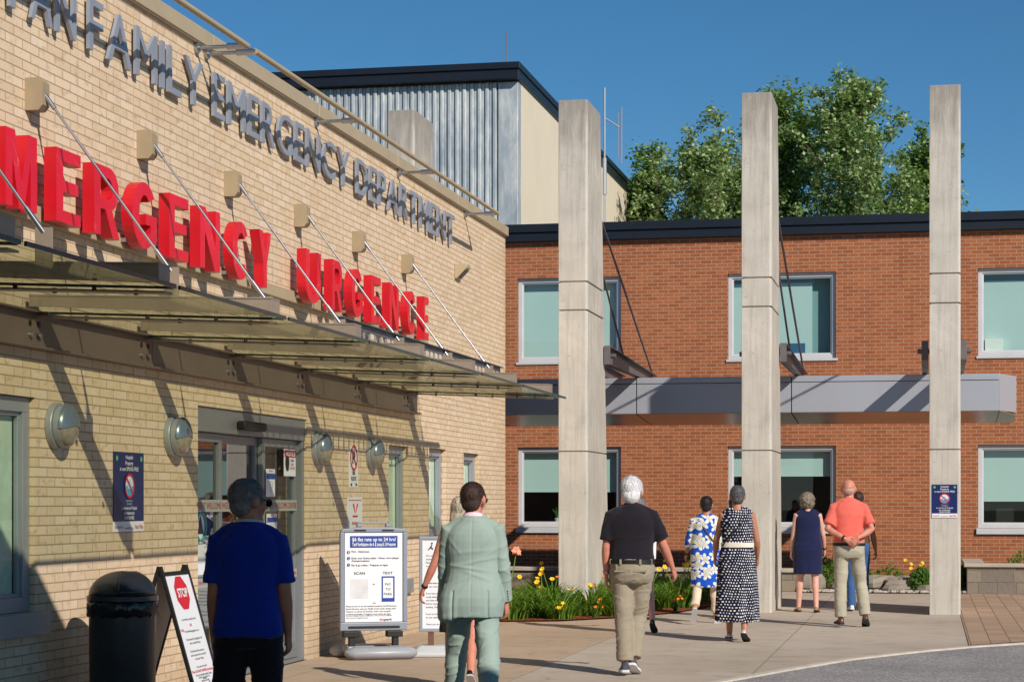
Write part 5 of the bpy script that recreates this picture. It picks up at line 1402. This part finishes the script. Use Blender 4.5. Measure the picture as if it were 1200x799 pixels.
p.collar(suit, z=1.485, r=.074, h=.026, name='jacket_collar'); p.collar(plain('pink_shirt', S(236, 200, 214), .8), z=1.508, r=.064, h=.022, name='shirt_collar')
m = MB(); d = 1; a = p.wr[d]; dr = (p.wr[d] - p.el[d]).normalized()
for i in range(4): m.ell(tuple(a - dr*(.03 + i*.02) + V((.030, -.052, 0))), (.006, .004, .006), p.U, 8, 6)
p.out(m, 'cuff_buttons', M_TANMET, p.shirto)
p.hair(hair_mat('dark_brown_hair', S(44, 30, 26), S(86, 62, 52)), 'short', 2, .002, .009); p.glasses(); p.shoes(plain('tan_leather', S(120, 80, 50), .4), M_DARK)

# ---- 3 the blonde woman in front of him
p = Person((-3.82, 16.5, 0), R(8), 1.60, 'blonde woman mostly hidden by the man in the sage suit, her left arm in view', SKR, True,
           legs={-1: (12, 6, 2, 0), 1: (-18, 22, 2, -35)}, arms={-1: (2, 20, 12, -4), 1: (-4, 8, 12, 3)}, vox=.009)
dk = cloth_mat('black_dress_cloth', S(30, 28, 34))
def dress(p, mat, hem, hw, hd, top=1.475, grow=.009, seed=3, waves=.03, nw=9, yo=0, name='dress', sleeve=None, waist=None, lean_legs=True, amp=.004, step=.05, straps=True):
    """a sleeveless or short sleeved dress: bodice from the torso table, skirt down to the hem following the legs"""
    m = MB(); rings = []; n = 48; ZT_ = .97; zs = [hem + i*(ZT_ - hem)/13 for i in range(14)]
    yl = (p.kn[-1].y + p.kn[1].y)/2 if lean_legs else 0
    wf = lambda z: (waist*max(0, 1 - abs(z-1.08)/.16)) if waist else 0
    for z in zs:
        t = (ZT_ - z)/max(.001, ZT_ - hem); ts = t*t*(3 - 2*t)*.5 + t*.5; w0, d0, oy = sec(p.tab, max(z, .88))
        W_ = max((w0*p.bulk + grow + wf(z))*(1 - ts) + hw*ts, w0*p.bulk + grow if z > .86 else 0); D_ = max((d0*p.bulk + grow)*(1 - ts) + hd*ts, d0*p.bulk + grow if z > .86 else 0)
        rings.append(sring(0, oy*(1-ts) + yl*ts*.6 + yo*ts, z, W_, D_, n, 2.3, wave=lambda a, t=t: waves*t*math.sin(a*nw + 1.3*math.sin(a*3 + seed) + t*1.5)))
    m.loft(rings, p.L)
    m2 = MB(); p.torso(m2, [.95, 1.0, 1.04, 1.08, 1.14, 1.2, 1.27, 1.34, 1.39, 1.43, 1.455, top], grow, None, wf)
    for d in (-1, 1): m2.tube([(0, -.018, 1.49), (d*.075, -.018, 1.470), (d*.138, -.014, 1.428)], [.042, .046, .046], n=12, M=p.U, round_ends=True)
    if sleeve: p.sleeves(m2, *sleeve) if not isinstance(sleeve, dict) else p.sleeves(m2, .6, **sleeve)
    m.add(m2.v, m2.f)
    return p.out(remesh(m, max(.010, p.vox*1.3)*p.k, 2, fold_fn(seed, amp, 9, 4, .3)), name, mat)
dress(p, dk, .52, .20, .17, seed=4)
p.hair(hair_mat('blonde_hair', S(170, 158, 136), S(214, 204, 184)), 'bob', 3, .006); p.band(-1, M_DARK, r=.031); p.shoes(M_DARK, M_WHITEFR, 'sandal', 'sandal')

# ---- 4 the white haired man
navy_polo = cloth_mat('black_navy_cotton', S(28, 24, 32))
khaki = cloth_mat('khaki_cotton', S(152, 141, 122), .85, 260, .07, .25)
p = Person((-2.62, 18.1, 0), R(4), 1.74, 'white-haired man in black polo and khaki trousers striding away in grey running shoes', SKR, bulk=1.08, belly=.02,
           legs={-1: (-6, 6, -3, -3), 1: (13, 34, -6, -24)}, arms={-1: (-4, 9, 16, 8), 1: (10, 20, 20, 2)}, lean=2, vox=.008, head=(-8, 0))
p.trousers(khaki, top=1.03, rt=.104, rk=.082, ra=.080, ext=-.01, seed=12, amp=.007)
p.shirt(navy_polo, hem=.995, grow=.022, frac=.80, seed=6, amp=.006, r0=.066, r1=.074)
p.collar(navy_polo, r=.070, h=.032); p.belt(M_DARK, z=.995, h=.036, grow=.028)
for a in (-150, -115, -65, -30):
    hw, hd, oy = sec(p.tab, .995); hw = hw*p.bulk + .030; hd = hd*p.bulk + .030 + p.belly*.5
    x, y = hw*math.cos(R(a)), oy + hd*math.sin(R(a)); m = MB(); m.box(x - .009, x + .009, y - .006, y + .010, .972, 1.018, p.L)
    p.out(m, 'belt_loop', khaki, p.tr, smooth=False)
for xx in (-.085, .085):
    hw, hd, oy = sec(p.tab, .92); y = oy - hd*p.bulk*.97 - .018
    m = MB(); m.box(xx - .058, xx + .058, y - .004, y + .02, .905, .918, p.L); p.out(m, 'pocket_flap', khaki, p.tr, smooth=False)
p.hair(hair_mat('white_hair', S(206, 204, 206), S(248, 246, 246)), 'full', 4, .006)
p.band(-1, M_STEEL, 'wrist_watch', r=.034)
p.shoes(plain('grey_mesh_shoe', S(66, 68, 82), .7, 0, .3, 40, .3, 200), plain('white_sole', S(214, 214, 216), .6), 'sneaker', 'running_shoe')

# ---- 5 hidden woman ahead of him
fl = plain('dark_print', S(60, 44, 60), .8, 0, .6, 22)
p = Person((-4.0 + .62, 23.9, 0), R(6), 1.60, 'woman mostly hidden ahead of the white-haired man, only calves and black flat shoes in view', SKP, True, bulk=1.05,
           legs={-1: (8, 4, 6, 0), 1: (-14, 26, 8, -32)}, arms={-1: (5, 10, 20, 5), 1: (12, 22, 45, 6)}, vox=.011)
dress(p, cloth_mat('navy_cardigan', S(38, 52, 92)), .70, .19, .16, seed=6, sleeve=(.9,))
m = MB(); m.tube([(0, 0, .70), (0, 0, .52)], [(.19, .16), (.21, .18)], n=24, side=(1, 0, 0), M=p.L); p.out(m, 'skirt', fl)
p.hair(hair_mat('grey_hair', 0, 0), 'bob', 5); p.shoes(M_DARK, M_DARK, 'flat', 'flat_shoe')
t = thing('travel_mug', 'white travel mug held beside the white-haired man', 'mug', (-3.20, 23.85, .9))
s_ = MB(); s_.tube([(-3.20, 23.85, .88), (-3.20, 23.85, 1.14)], [.034, .044], n=16); s_.build('mug_body', M_WHITE, t, smooth='auto')
s_ = MB(); s_.tube([(-3.20, 23.85, 1.14), (-3.20, 23.85, 1.165)], .046, n=16); s_.build('mug_lid', M_DARK, t, smooth='auto')

# ---- 6 woman in the blue floral tunic
def floral():
    t = NT('blue_floral_print'); v = t.obj(); x, y, z = t.sep(v)
    u = t.comb(t.math('ADD', x, t.math('MULTIPLY', y, .8)), z, 0.0)
    vo = t.t.nodes.new('ShaderNodeTexVoronoi'); vo.voronoi_dimensions = '2D'; t.l(u, vo.inputs['Vector']); vo.inputs['Scale'].default_value = 7.5; vo.inputs['Randomness'].default_value = .75
    sc = t.t.nodes.new('ShaderNodeVectorMath'); sc.operation = 'SUBTRACT'; t.l(u, sc.inputs[0]); t.l(vo.outputs['Position'], sc.inputs[1])
    dx, dy, _ = t.sep(sc.outputs[0])
    ang = t.math('ARCTAN2', dx, dy); rad = t.math('SQRT', t.math('ADD', t.math('MULTIPLY', dx, dx), t.math('MULTIPLY', dy, dy)))
    ph = t.math('MULTIPLY', t.sep(vo.outputs['Color'])[0], 6.28)
    pet = t.math('ABSOLUTE', t.math('COSINE', t.math('ADD', t.math('MULTIPLY', ang, 2.5), ph)))
    lim = t.math('ADD', .022, t.math('MULTIPLY', pet, .055))
    fac = t.ramp(t.math('SUBTRACT', t.math('ADD', lim, .5), rad), [(.498, t.g(0)), (.502, t.g(1))])
    inner = t.ramp(t.math('SUBTRACT', t.math('ADD', t.math('MULTIPLY', lim, .5), .5), rad), [(.498, t.g(0)), (.502, t.g(1))])
    c = t.mix(fac, S(26, 84, 190), S(232, 230, 220)); c = t.mix(t.math('MULTIPLY', inner, .6), c, S(168, 172, 130))
    t.principled(c, .8, 0, None, .2); return t.m
cream = cloth_mat('cream_linen', S(214, 196, 172))
p = Person((-2.98 + .18, 26.0, 0), R(2), 1.62, 'dark-haired woman in a blue tunic with large white flowers and cream trousers', SKT, True, bulk=1.08,
           legs={-1: (-12, 34, 3, -55), 1: (6, 4, 3, 0)}, arms={-1: (10, 14, 30, 0), 1: (5, 8, 15, 4)}, vox=.010)
p.trousers(cream, top=.98, rt=.092, rk=.066, ra=.062, ext=-.06, seed=4)
fm = floral(); dress(p, fm, .50, .215, .17, grow=.022, seed=7, waves=.02, sleeve={'full': .35, 'r0': .074, 'rw': .062}, waist=.03, name='tunic')
m = MB(); m.tube([(-.10, -.085, 1.44), (-.03, -.14, 1.32), (.09, -.15, 1.16), (.19, -.10, 1.03)], .008, n=6, M=p.U); p.out(m, 'bag_strap', plain('brown_leather', S(88, 52, 38), .5))
p.hair(hair_mat('black_hair', S(22, 18, 20), S(46, 38, 40)), 'short', 6, .005); p.band(-1, M_DARK); p.shoes(M_WHITEFR, M_WHITEFR, 'flat', 'sandal')

# ---- 7 person with long black hair beyond
p = Person((-2.55, 27.3, 0), R(4), 1.62, 'person with long black hair half hidden between the floral tunic and the polka dot dress', SKT, True,
           legs={-1: (8, 4, 2, 0), 1: (-8, 12, 2, -15)}, vox=.012)
p.trousers(cloth_mat('black_cloth', 0), top=.98, rt=.09, rk=.066, ra=.06); p.shirt(cloth_mat('red_brown_top', S(120, 60, 44)), hem=.88, seed=8)
p.hair(hair_mat('black_hair', 0, 0), 'long', 7); p.shoes(M_DARK, M_DARK, 'flat')

# ---- 8 woman in the polka dot dress
def polka():
    t = NT('polka_dot_print'); v = t.obj(); x, y, z = t.sep(v)
    u = t.math('ADD', x, t.math('MULTIPLY', y, .7)); sc = 33.0
    n = t.noise(v, 6, 2); zz = t.math('MULTIPLY', t.math('ADD', z, t.math('MULTIPLY', n, .05)), sc)
    uu = t.math('ADD', t.math('MULTIPLY', t.math('ADD', u, t.math('MULTIPLY', n, .06)), sc), t.math('MULTIPLY', t.math('FLOOR', zz), .5))
    fx = t.math('SUBTRACT', t.math('FRACT', uu), .5); fz = t.math('SUBTRACT', t.math('FRACT', zz), .5)
    r = t.math('SQRT', t.math('ADD', t.math('MULTIPLY', fx, fx), t.math('MULTIPLY', fz, fz)))
    cell = t.t.nodes.new('ShaderNodeTexWhiteNoise'); t.l(t.comb(t.math('FLOOR', uu), t.math('FLOOR', zz), 0.0), cell.inputs[0])
    th = t.math('ADD', .16, t.math('MULTIPLY', cell.outputs[0], .13))
    f = t.math('LESS_THAN', r, th)
    c = t.mix(f, S(20, 24, 52), S(236, 234, 230)); t.principled(c, .75, 0, None, .2); return t.m
pm = polka()
p = Person((-1.98 - .12, 22.72, 0), R(2), 1.70, 'woman in long navy dress with white polka dots and white belt', SKT, True, bulk=1.13,
           legs={-1: (6, 6, 0, -4), 1: (-8, 16, 0, -24)}, arms={-1: (12, 16, 22, 10), 1: (4, 12, 30, 12)}, vox=.009, head=(6, 2))
dress(p, pm, .20, .245, .25, grow=.014, seed=9, waves=.09, nw=8, yo=-.04)
p.belt(plain('cream_belt', S(226, 218, 204), .6, 0, .06, 20), z=1.075, h=.055, grow=.030)
m = MB(); m.tube([(.12, -.075, 1.44), (.07, -.13, 1.34), (-.06, -.145, 1.20), (-.17, -.10, 1.06)], .008, n=6, M=p.U); p.out(m, 'bag_strap', M_DARK)
p.hair(hair_mat('steel_grey_hair', S(50, 50, 52), S(120, 120, 122)), 'short', 8, .005); p.shoes(plain('silver_flat', S(206, 200, 196), .4, .2), M_DARK, 'flat', 'flat_shoe')

# ---- 9 woman in the navy dress
p = Person((-1.66 - .02, 28.9, 0), R(6), 1.67, 'curly-haired woman in sleeveless plain navy dress beside the man in the salmon shirt', SKP, True, bulk=1.10,
           legs={-1: (5, 3, 3, 0), 1: (-5, 5, 2, -6)}, arms={-1: (4, 9, 12, 3), 1: (8, 12, 20, 5)}, vox=.010, head=(-14, 14))
dress(p, cloth_mat('navy_dress_cloth', S(24, 30, 66)), .55, .215, .17, grow=.016, seed=11, waves=.02, waist=.02)
p.hair(hair_mat('grey_brown_hair', S(92, 80, 68), S(168, 154, 136)), 'curly', 9, .004); p.shoes(plain('tan_sandal', S(150, 110, 70), .6), M_DARK, 'flat', 'sandal')
p.band(1, M_DARK)

# ---- 10 the man in the salmon shirt
salm = cloth_mat('salmon_cotton', S(228, 106, 92))
p = Person((-.98, 25.55, 0), R(8), 1.79, 'balding man in a salmon polo and beige trousers with his hands clasped behind his back', SKR, bulk=1.0, neck=.062,
           legs={-1: (-2, 4, 1, 0), 1: (10, 24, 8, -22)},
           arms={-1: {'el': (-.265, -.10, 1.145), 'wr': (-.065, -.205, 1.03), 'hd': (.75, -.12, -.42), 'pn': (0, 1, .1)},
                 1: {'el': (.265, -.10, 1.145), 'wr': (.085, -.225, 1.04), 'hd': (-.62, -.02, -.62), 'pn': (0, 1, .1)}}, vox=.009, head=(-12, 0), lean=1)
p.trousers(cloth_mat('stone_cotton', S(172, 165, 146)), top=1.0, rt=.096, rk=.076, ra=.070, ext=.0, seed=14, amp=.005)
p.belt(M_DARK, z=.965, h=.034, grow=.027)
p.shirt(salm, hem=.985, grow=.022, frac=.80, seed=10, amp=.006, r0=.066, r1=.074)
p.collar(salm, r=.070, h=.034); p.hair(hair_mat('thin_grey_hair', S(180, 140, 124), S(206, 178, 166)), 'bald', 10, .002); p.glasses(mat=M_INK)
p.band(-1, M_DARK, 'wrist_watch'); p.shoes(plain('brown_leather_shoe', S(96, 52, 38), .35), M_DARK, 'sneaker', 'shoe')

# ---- 11 person in jeans beyond
p = Person((-1.0, 29.4, 0), R(6), 1.68, 'person in blue jeans hidden ahead of the man in the salmon shirt', SKB, False, bulk=.92,
           legs={-1: (-6, 8, 1, -8), 1: (6, 4, 1, 0)}, arms={-1: (0, 8, 12, 4), 1: (0, 12, 14, 2)}, vox=.012)
p.trousers(cloth_mat('blue_denim', S(58, 92, 140)), top=1.0, rt=.09, rk=.068, ra=.064, seed=5); p.shirt(cloth_mat('brown_top', S(92, 66, 52)), hem=.92, seed=12)
p.hair(hair_mat('dark_brown_hair', 0, 0), 'short', 11); p.shoes(M_WHITEFR, M_WHITEFR)
# ================================================================ PLANTS
def leaf_mat(name, c1, c2, trans=.35, rough=.5):
    if name in MATS: return MATS[name]
    t = NT(name); geo = t.t.nodes.new('ShaderNodeNewGeometry')
    col = t.mix(geo.outputs['Random Per Island'], c1, c2)
    p = t.t.nodes.new('ShaderNodeBsdfPrincipled'); t.l(col, p.inputs['Base Color']); p.inputs['Roughness'].default_value = rough; p.inputs['Specular IOR Level'].default_value = .4
    tr = t.t.nodes.new('ShaderNodeBsdfTranslucent'); t.l(t.mix(.5, col, S(150, 180, 50)), tr.inputs[0])
    mx = t.t.nodes.new('ShaderNodeMixShader'); mx.inputs[0].default_value = trans
    t.l(p.outputs[0], mx.inputs[1]); t.l(tr.outputs[0], mx.inputs[2]); t.l(mx.outputs[0], t.out.inputs[0])
    MATS[name] = t.m; return t.m
LF_LILY = leaf_mat('lily_leaf', S(62, 110, 30), S(128, 164, 56))
LF_BUSH = leaf_mat('bush_leaf', S(48, 90, 34), S(104, 140, 54))
LF_TREE = leaf_mat('maple_leaf', S(74, 116, 48), S(168, 190, 112), .3, .45)
LF_TREE2 = leaf_mat('maple_leaf_pale', S(82, 124, 54), S(190, 206, 148), .3, .45)
YEL = plain('lily_petal_yellow', S(246, 196, 26), .6, 0, .06, 30); ORG = plain('marigold_petal_orange', S(236, 120, 24), .6, 0, .1, 30); PNK = plain('lily_petal_pink', S(236, 150, 120), .6, 0, .1, 30)
STEM = plain('flower_stem', S(96, 130, 50), .6, 0, .1, 20)

def blade(mb, rnd, x, y, L, w, a, arch, n=5):
    d = V((math.cos(a), math.sin(a), 0)); side = V((-d.y, d.x, 0)); p = V((x, y, 0)); vs = []; th = R(rnd.uniform(62, 86))
    for i in range(n + 1):
        t = i / n; ww = w * (1 - t**2.2) * (.55 + .45*min(1, t*4)); vs += [tuple(p - side*ww), tuple(p + side*ww)]
        p = p + (d*math.cos(th) + V((0, 0, 1))*math.sin(th)) * (L/n); th -= R(arch) / n * (0.4 + 1.3*t)
    mb.add(vs, [(2*i, 2*i+1, 2*i+3, 2*i+2) for i in range(n)])
def lily_foliage(seed, r=.34, n=180, L=.54):
    rnd = random.Random(seed); m = MB()
    for k in range(n):
        a = rnd.uniform(0, 2*math.pi); q = r*math.sqrt(rnd.random())*.7
        blade(m, rnd, q*math.cos(a), q*math.sin(a), L*rnd.uniform(.45, 1.05), rnd.uniform(.011, .019), a + rnd.uniform(-.6, .6), rnd.uniform(80, 190))
    return m
def flower_mesh(r=.045, n=6, cup=.6):
    m = MB()
    for i in range(n):
        a = 2*math.pi*i/n; d = V((math.cos(a), math.sin(a), 0)); s = V((-d.y, d.x, 0)); w = r*.36
        p0, p1, p2 = V((0, 0, 0)), d*r*.55 + V((0, 0, r*cup*.8)), d*r*1.0 + V((0, 0, r*cup*.75))
        m.add([tuple(p0 - s*w*.2), tuple(p0 + s*w*.2), tuple(p1 + s*w), tuple(p2), tuple(p1 - s*w)], [(0, 1, 2, 3, 4)])
    return m
FM = {}
def flower_data(kind):
    if kind in FM: return FM[kind]
    mat = {'y': YEL, 'o': ORG, 'p': PNK}[kind]; r = {'y': .036, 'o': .026, 'p': .065}[kind]
    o = flower_mesh(r).build('flower', mat); me = o.data
    bpy.data.objects.remove(o); FM[kind] = me; return me
FOL = [lily_foliage(i + 1) for i in range(3)]
folme = []
def lily(x, y, sc, rz, label, flowers, var):
    y += .15; t = thing('day_lily', label, 'plant', (x, y, .02), rz, 'day lilies in the mulch bed'); t.scale = (sc, sc, sc)
    if len(folme) <= var:
        while len(folme) <= var:
            o_ = FOL[len(folme)].build('foliage', LF_LILY, None); folme.append(o_.data); bpy.data.objects.remove(o_)
    o = bpy.data.objects.new('foliage', folme[var]); COL.objects.link(o); o.parent = t
    rnd = random.Random(int(x*1000) + 5)
    for kind in flowers:
        a = rnd.uniform(0, 6.28); h = rnd.uniform(.36, .54) if kind != 'p' else .78; q = rnd.uniform(.05, .26)
        tip = V((q*math.cos(a), q*math.sin(a), h)); s = MB(); s.tube([(0, 0, 0), (tip.x*.4, tip.y*.4, h*.6), tuple(tip)], .005, n=5)
        st = s.build('stem', STEM, None); st.parent = t
        f = bpy.data.objects.new('flower', flower_data(kind)); COL.objects.link(f); f.parent = st; f.location = tip
        f.rotation_euler = (R(rnd.uniform(20, 75)), 0, rnd.uniform(-1.2, 1.2) - rz)
    return t
lil = [(-5.42, 26.0, 1.12, 'ppy', 'day lily with pink blooms beside the corner of the yellow building'),
       (-5.15, 26.5, 1.05, 'yyo', 'day lily with yellow blooms left of the first pillar, nearest the path'),
       (-5.85, 27.3, 1.1, 'yy', 'day lily behind the pink one by the corner of the yellow building'),
       (-4.98, 26.75, 1.2, 'yyyo', 'largest day lily clump in front of the first pillar'),
       (-5.25, 27.6, 1.1, 'yy', 'day lily at the left foot of the first pillar'),
       (-4.5, 27.0, 1.1, 'yyoo', 'day lily clump at the right corner of the first pillar'),
       (-4.1, 27.7, 1.05, 'yoo', 'day lily behind the legs of the white-haired man'),
       (-3.95, 28.6, 1.1, 'yy', 'day lily behind the white-haired man, further back'),
       (-3.6, 29.3, 1.15, 'yyo', 'day lily showing right of the white-haired man, near the mulch edge'),
       (-3.6, 30.4, 1.15, 'yy', 'day lily right of the white-haired man by the dark planter'),
       (-4.3, 29.6, 1.2, 'y', 'day lily in the middle of the bed beside the first pillar'),
       (-5.5, 29.2, 1.2, 'y', 'day lily between the yellow building corner and the first pillar, at the back'),
       (-4.4, 31.2, 1.2, 'yy', 'day lily at the rear of the bed in front of the dark planter'),
       (-3.55, 32.0, 1.1, 'y', 'rearmost day lily on the right of the bed')]
more = [(-5.9, 28.2, 1.1, 'y', 'day lily tight behind the corner of the yellow building'), (-4.75, 28.9, 1.1, 'yy', 'day lily hidden at the right side of the first pillar'),
        (-4.75, 26.15, .8, 'yo', 'small day lily below the first pillar at the very front of the bed'), (-5.0, 31.8, 1.2, 'y', 'day lily behind the first pillar'),
        (-3.55, 31.2, 1.15, 'yo', 'day lily beside the path right of the white-haired man, third from the front'), (-4.1, 26.95, .95, 'yo', 'day lily at the curve of the mulch edge'),
        (-5.65, 30.6, 1.2, 'y', 'day lily in the back left of the bed'), (-3.5, 33.3, 1.2, 'y', 'day lily at the far right end of the bed by the dark planter'), (-4.5, 33.5, 1.2, 'y', 'day lily in front of the middle of the dark planter')]
for i, (x, y, sc, fl_, lab) in enumerate(lil + more): lily(x, y, sc, i*1.3, lab, fl_, i % 3)
# low marigolds along the mulch edge
mg = [(-5.55, 25.95, 'o', 'leftmost orange marigold at the mulch edge'), (-4.75, 26.2, 'y', 'yellow marigold at the mulch edge below the first pillar'), (-4.35, 26.65, 'o', 'orange marigold right of the first pillar at the mulch edge'),
      (-4.12, 27.0, 'o', 'orange marigold just left of the white-haired man'), (-3.9, 27.5, 'y', 'yellow marigold behind the white-haired man'), (-3.5, 28.5, 'o', 'orange marigold right of the white-haired man')]
for i, (x, y, kd, lab) in enumerate(mg):
    t = thing('marigold', lab, 'plant', (x, y, .02), i, 'marigolds along the mulch edge'); rnd = random.Random(i); m = MB()
    for k in range(46):
        a = rnd.uniform(0, 6.28); blade(m, rnd, .03*math.cos(a), .03*math.sin(a), rnd.uniform(.08, .2), .011, a, 70, 3)
    o = m.build('foliage', LF_BUSH, None); o.parent = t
    for k in range(4):
        f = bpy.data.objects.new('flower', flower_data(kd)); COL.objects.link(f); f.parent = t
        f.location = (rnd.uniform(-.12, .12), rnd.uniform(-.1, .1), rnd.uniform(.13, .24)); f.rotation_euler = (R(50), 0, rnd.uniform(-1, 1) - i)
# leafy shrubs by the rear wall
def shrub(x, y, r, h, label, n=900, fl=''):
    t = thing('shrub', label, 'shrub', (x, y, 0), 0, 'low shrubs along the rear wall'); rnd = random.Random(int(x*97) + 3); m = MB()
    for k in range(n):
        a = rnd.uniform(0, 6.28); q = math.sqrt(rnd.random()); hh = rnd.random()**.6
        c = V((r*q*math.cos(a)*(1 - .4*hh), r*.7*q*math.sin(a)*(1 - .4*hh), h*hh*(1 - .35*q) + .02)); c += V([rnd.gauss(0, .02) for _ in range(3)])
        u = V([rnd.gauss(0, 1) for _ in range(3)]).normalized(); w = u.orthogonal().normalized(); s_ = rnd.uniform(.025, .05)
        m.add([tuple(c - u*s_), tuple(c + w*s_*.4), tuple(c + u*s_), tuple(c - w*s_*.4)], [(0, 1, 2, 3)])
    o = m.build('foliage', LF_BUSH, None); o.parent = t
    m = MB()
    for k in range(7):
        a = k*.9; m.tube([(0, 0, 0), (r*.5*math.cos(a), r*.4*math.sin(a), h*.8)], [.008, .003], n=5)
    o = m.build('stems', STEM, None); o.parent = t
    for k, kd in enumerate(fl):
        f = bpy.data.objects.new('flower', flower_data(kd)); COL.objects.link(f); f.parent = t
        f.location = (rnd.uniform(-r*.8, r*.8), -.1, h*rnd.uniform(.85, 1.15)); f.rotation_euler = (R(60), 0, rnd.uniform(-.6, .6))
shrub(-1.8, 36.0, .42, .62, 'leafy shrub behind the woman in the navy dress', 1100)
shrub(-1.25, 36.6, .4, .45, 'leafy shrub at the left of the rockery', 800)
shrub(-.7, 36.9, .4, .45, 'thin shrub with one yellow bloom behind the rockery', 300, 'y')
shrub(.0 - .12, 35.55, .3, .45, 'leafy shrub with yellow blooms just left of the signed pillar', 1100, 'yyyy')
shrub(.45, 35.7, .3, .55, 'leafy shrub between the signed pillar and the stone planter', 900)
shrub(1.6, 36.3, .5, .75, 'shrub with a yellow bloom in the stone planter at right', 500, 'y')
shrub(2.6, 36.2, .5, .85, 'shrub in the stone planter at the right edge', 700, 'y')

# ================================================================ TREES
def tree(x, y, H, rad, seed, label, mat, n=46, dens=1.15):
    """a maple: trunk, rising limbs, side twigs and leaf clumps along the outer part of every limb"""
    rnd = random.Random(seed); t = thing('maple_tree', label, 'tree', (x, y, 0)); tr = MB(); lf = MB(); clumps = []
    lead = [V((x, y, 0))]
    for i in range(12): lead.append(V((x + rnd.gauss(0, .05)*i*.5, y + rnd.gauss(0, .05)*i*.5, H*(i+1)/12)))
    tr.tube(lead, [.20*(1 - i/12.6) + .01 for i in range(13)], n=10)
    def P(z): k = min(11.999, max(0, z/H*12)); i = int(k); return lead[i].lerp(lead[i+1], k - i)
    for k in range(n):
        f = .30 + .68*(k/n)**.85; z = H*f; az = k*2.4 + rnd.uniform(-.5, .5)
        L = rad*(1.25 - .95*((f - .42)/.58 if f > .42 else (.42 - f)))*rnd.uniform(.5, 1.35); L = max(.45, L)
        up = rnd.uniform(.8, 1.7); d = V((math.cos(az), math.sin(az), up)).normalized(); c = P(z); pts = [c.copy()]
        for i in range(7):
            d = (d + V((rnd.gauss(0, .13), rnd.gauss(0, .13), .10))).normalized(); c = c + d*(L/7*1.25); pts.append(c.copy())
            if i >= 1:
                clumps.append((c.copy(), .13 + .05*rnd.random()))
                for _ in range(2):
                    e = V((rnd.gauss(0, 1), rnd.gauss(0, 1), rnd.uniform(-.1, 1.1))).normalized(); l2 = rnd.uniform(.25, .70)*(1.2 - i/12)
                    q = c + e*l2; tr.tube([c, q], [.010, .004], n=4); clumps.append((q, .17)); clumps.append((c.lerp(q, .55), .13))
        tr.tube(pts, [max(.006, .055*(1 - f*.6)*(1 - i/8)) for i in range(8)], n=6)
    for c, rr in clumps:
        if rnd.random() < .22: continue
        for _ in range(int(rnd.uniform(12, 24)*dens)):
            q = c + V([rnd.gauss(0, .62) for _ in range(3)])*rr
            u = V((rnd.gauss(0, 1), rnd.gauss(0, 1), rnd.gauss(0, .6))).normalized(); w = u.cross(V((rnd.gauss(0, .6), rnd.gauss(0, .6), 1))).normalized(); s_ = rnd.uniform(.04, .075)
            lf.add([tuple(q - u*s_), tuple(q + w*s_*.75 - u*s_*.1), tuple(q + u*s_), tuple(q - w*s_*.75 - u*s_*.1)], [(0, 1, 2, 3)])
    tr.build('trunk', plain('bark', S(92, 78, 64), .9, 0, .3, 6, .5, 30), t, smooth=True); lf.build('crown', mat, t)
    return len(lf.f)
nl = 0
nl += tree(-8.1, 57, 10.8, 1.9, 21, 'smaller maple tree just right of the first visible pillar', LF_TREE, 44)
nl += tree(-5.8, 55, 10.6, 2.9, 22, 'maple tree rising just left of the second pillar', LF_TREE2, 62)
nl += tree(-3.95, 57, 12.3, 2.4, 23, 'tall maple tree just right of the second pillar', LF_TREE, 60)
nl += tree(-2.05, 55, 12.3, 2.5, 25, 'tallest maple tree midway between the second pillar and the signed pillar', LF_TREE2, 62)
nl += tree(.05, 57.5, 11.1, 2.2, 24, 'maple tree partly hidden behind the pillar with the navy sign', LF_TREE, 46)
print('leaves', nl)
# ================================================================ CAMERA, SUN, SKY
YAW = math.asin(.2013)
cam = bpy.data.cameras.new('camera'); co = bpy.data.objects.new('camera', cam); COL.objects.link(co)
co.location = (0, 0, 1.55); co.rotation_euler = (R(90), 0, YAW)
cam.sensor_width = 36; cam.lens = 2380 / 1200 * 36
cam.shift_x = 0; cam.shift_y = (588 - 399.5) / 1200
cam.clip_end = 2000; cam.clip_start = .1
scene.camera = co
sd = V((1.0, -1.0, .89)).normalized()                    # towards the sun
el = math.asin(sd.z)
sun = bpy.data.lights.new('sun', 'SUN'); sun.energy = 4.6; sun.angle = R(.53); sun.color = (1, .93, .83)
so = bpy.data.objects.new('sun', sun); COL.objects.link(so); so.rotation_euler = (-sd).to_track_quat('-Z', 'Y').to_euler(); so.location = (20, -20, 20)
w = bpy.data.worlds.new('World'); scene.world = w; w.use_nodes = True
nt = w.node_tree; nt.nodes.clear()
sky = nt.nodes.new('ShaderNodeTexSky'); sky.sky_type = 'NISHITA'; sky.sun_disc = False; sky.sun_elevation = el
sky.sun_rotation = math.atan2(sd.x, sd.y); sky.altitude = 100; sky.air_density = .8; sky.dust_density = 0.0; sky.ozone_density = 6.0
bg = nt.nodes.new('ShaderNodeBackground'); bg.inputs[1].default_value = .08
out = nt.nodes.new('ShaderNodeOutputWorld')
hs = nt.nodes.new('ShaderNodeHueSaturation'); hs.inputs['Saturation'].default_value = 1.14; hs.inputs['Hue'].default_value = .49; nt.links.new(sky.outputs[0], hs.inputs['Color']); nt.links.new(hs.outputs[0], bg.inputs[0]); nt.links.new(bg.outputs[0], out.inputs[0])
scene.view_settings.view_transform = 'Standard'; scene.view_settings.look = 'None'; scene.view_settings.gamma = 1; scene.view_settings.exposure = 0
scene.cycles.max_bounces = 8; scene.cycles.transparent_max_bounces = 16
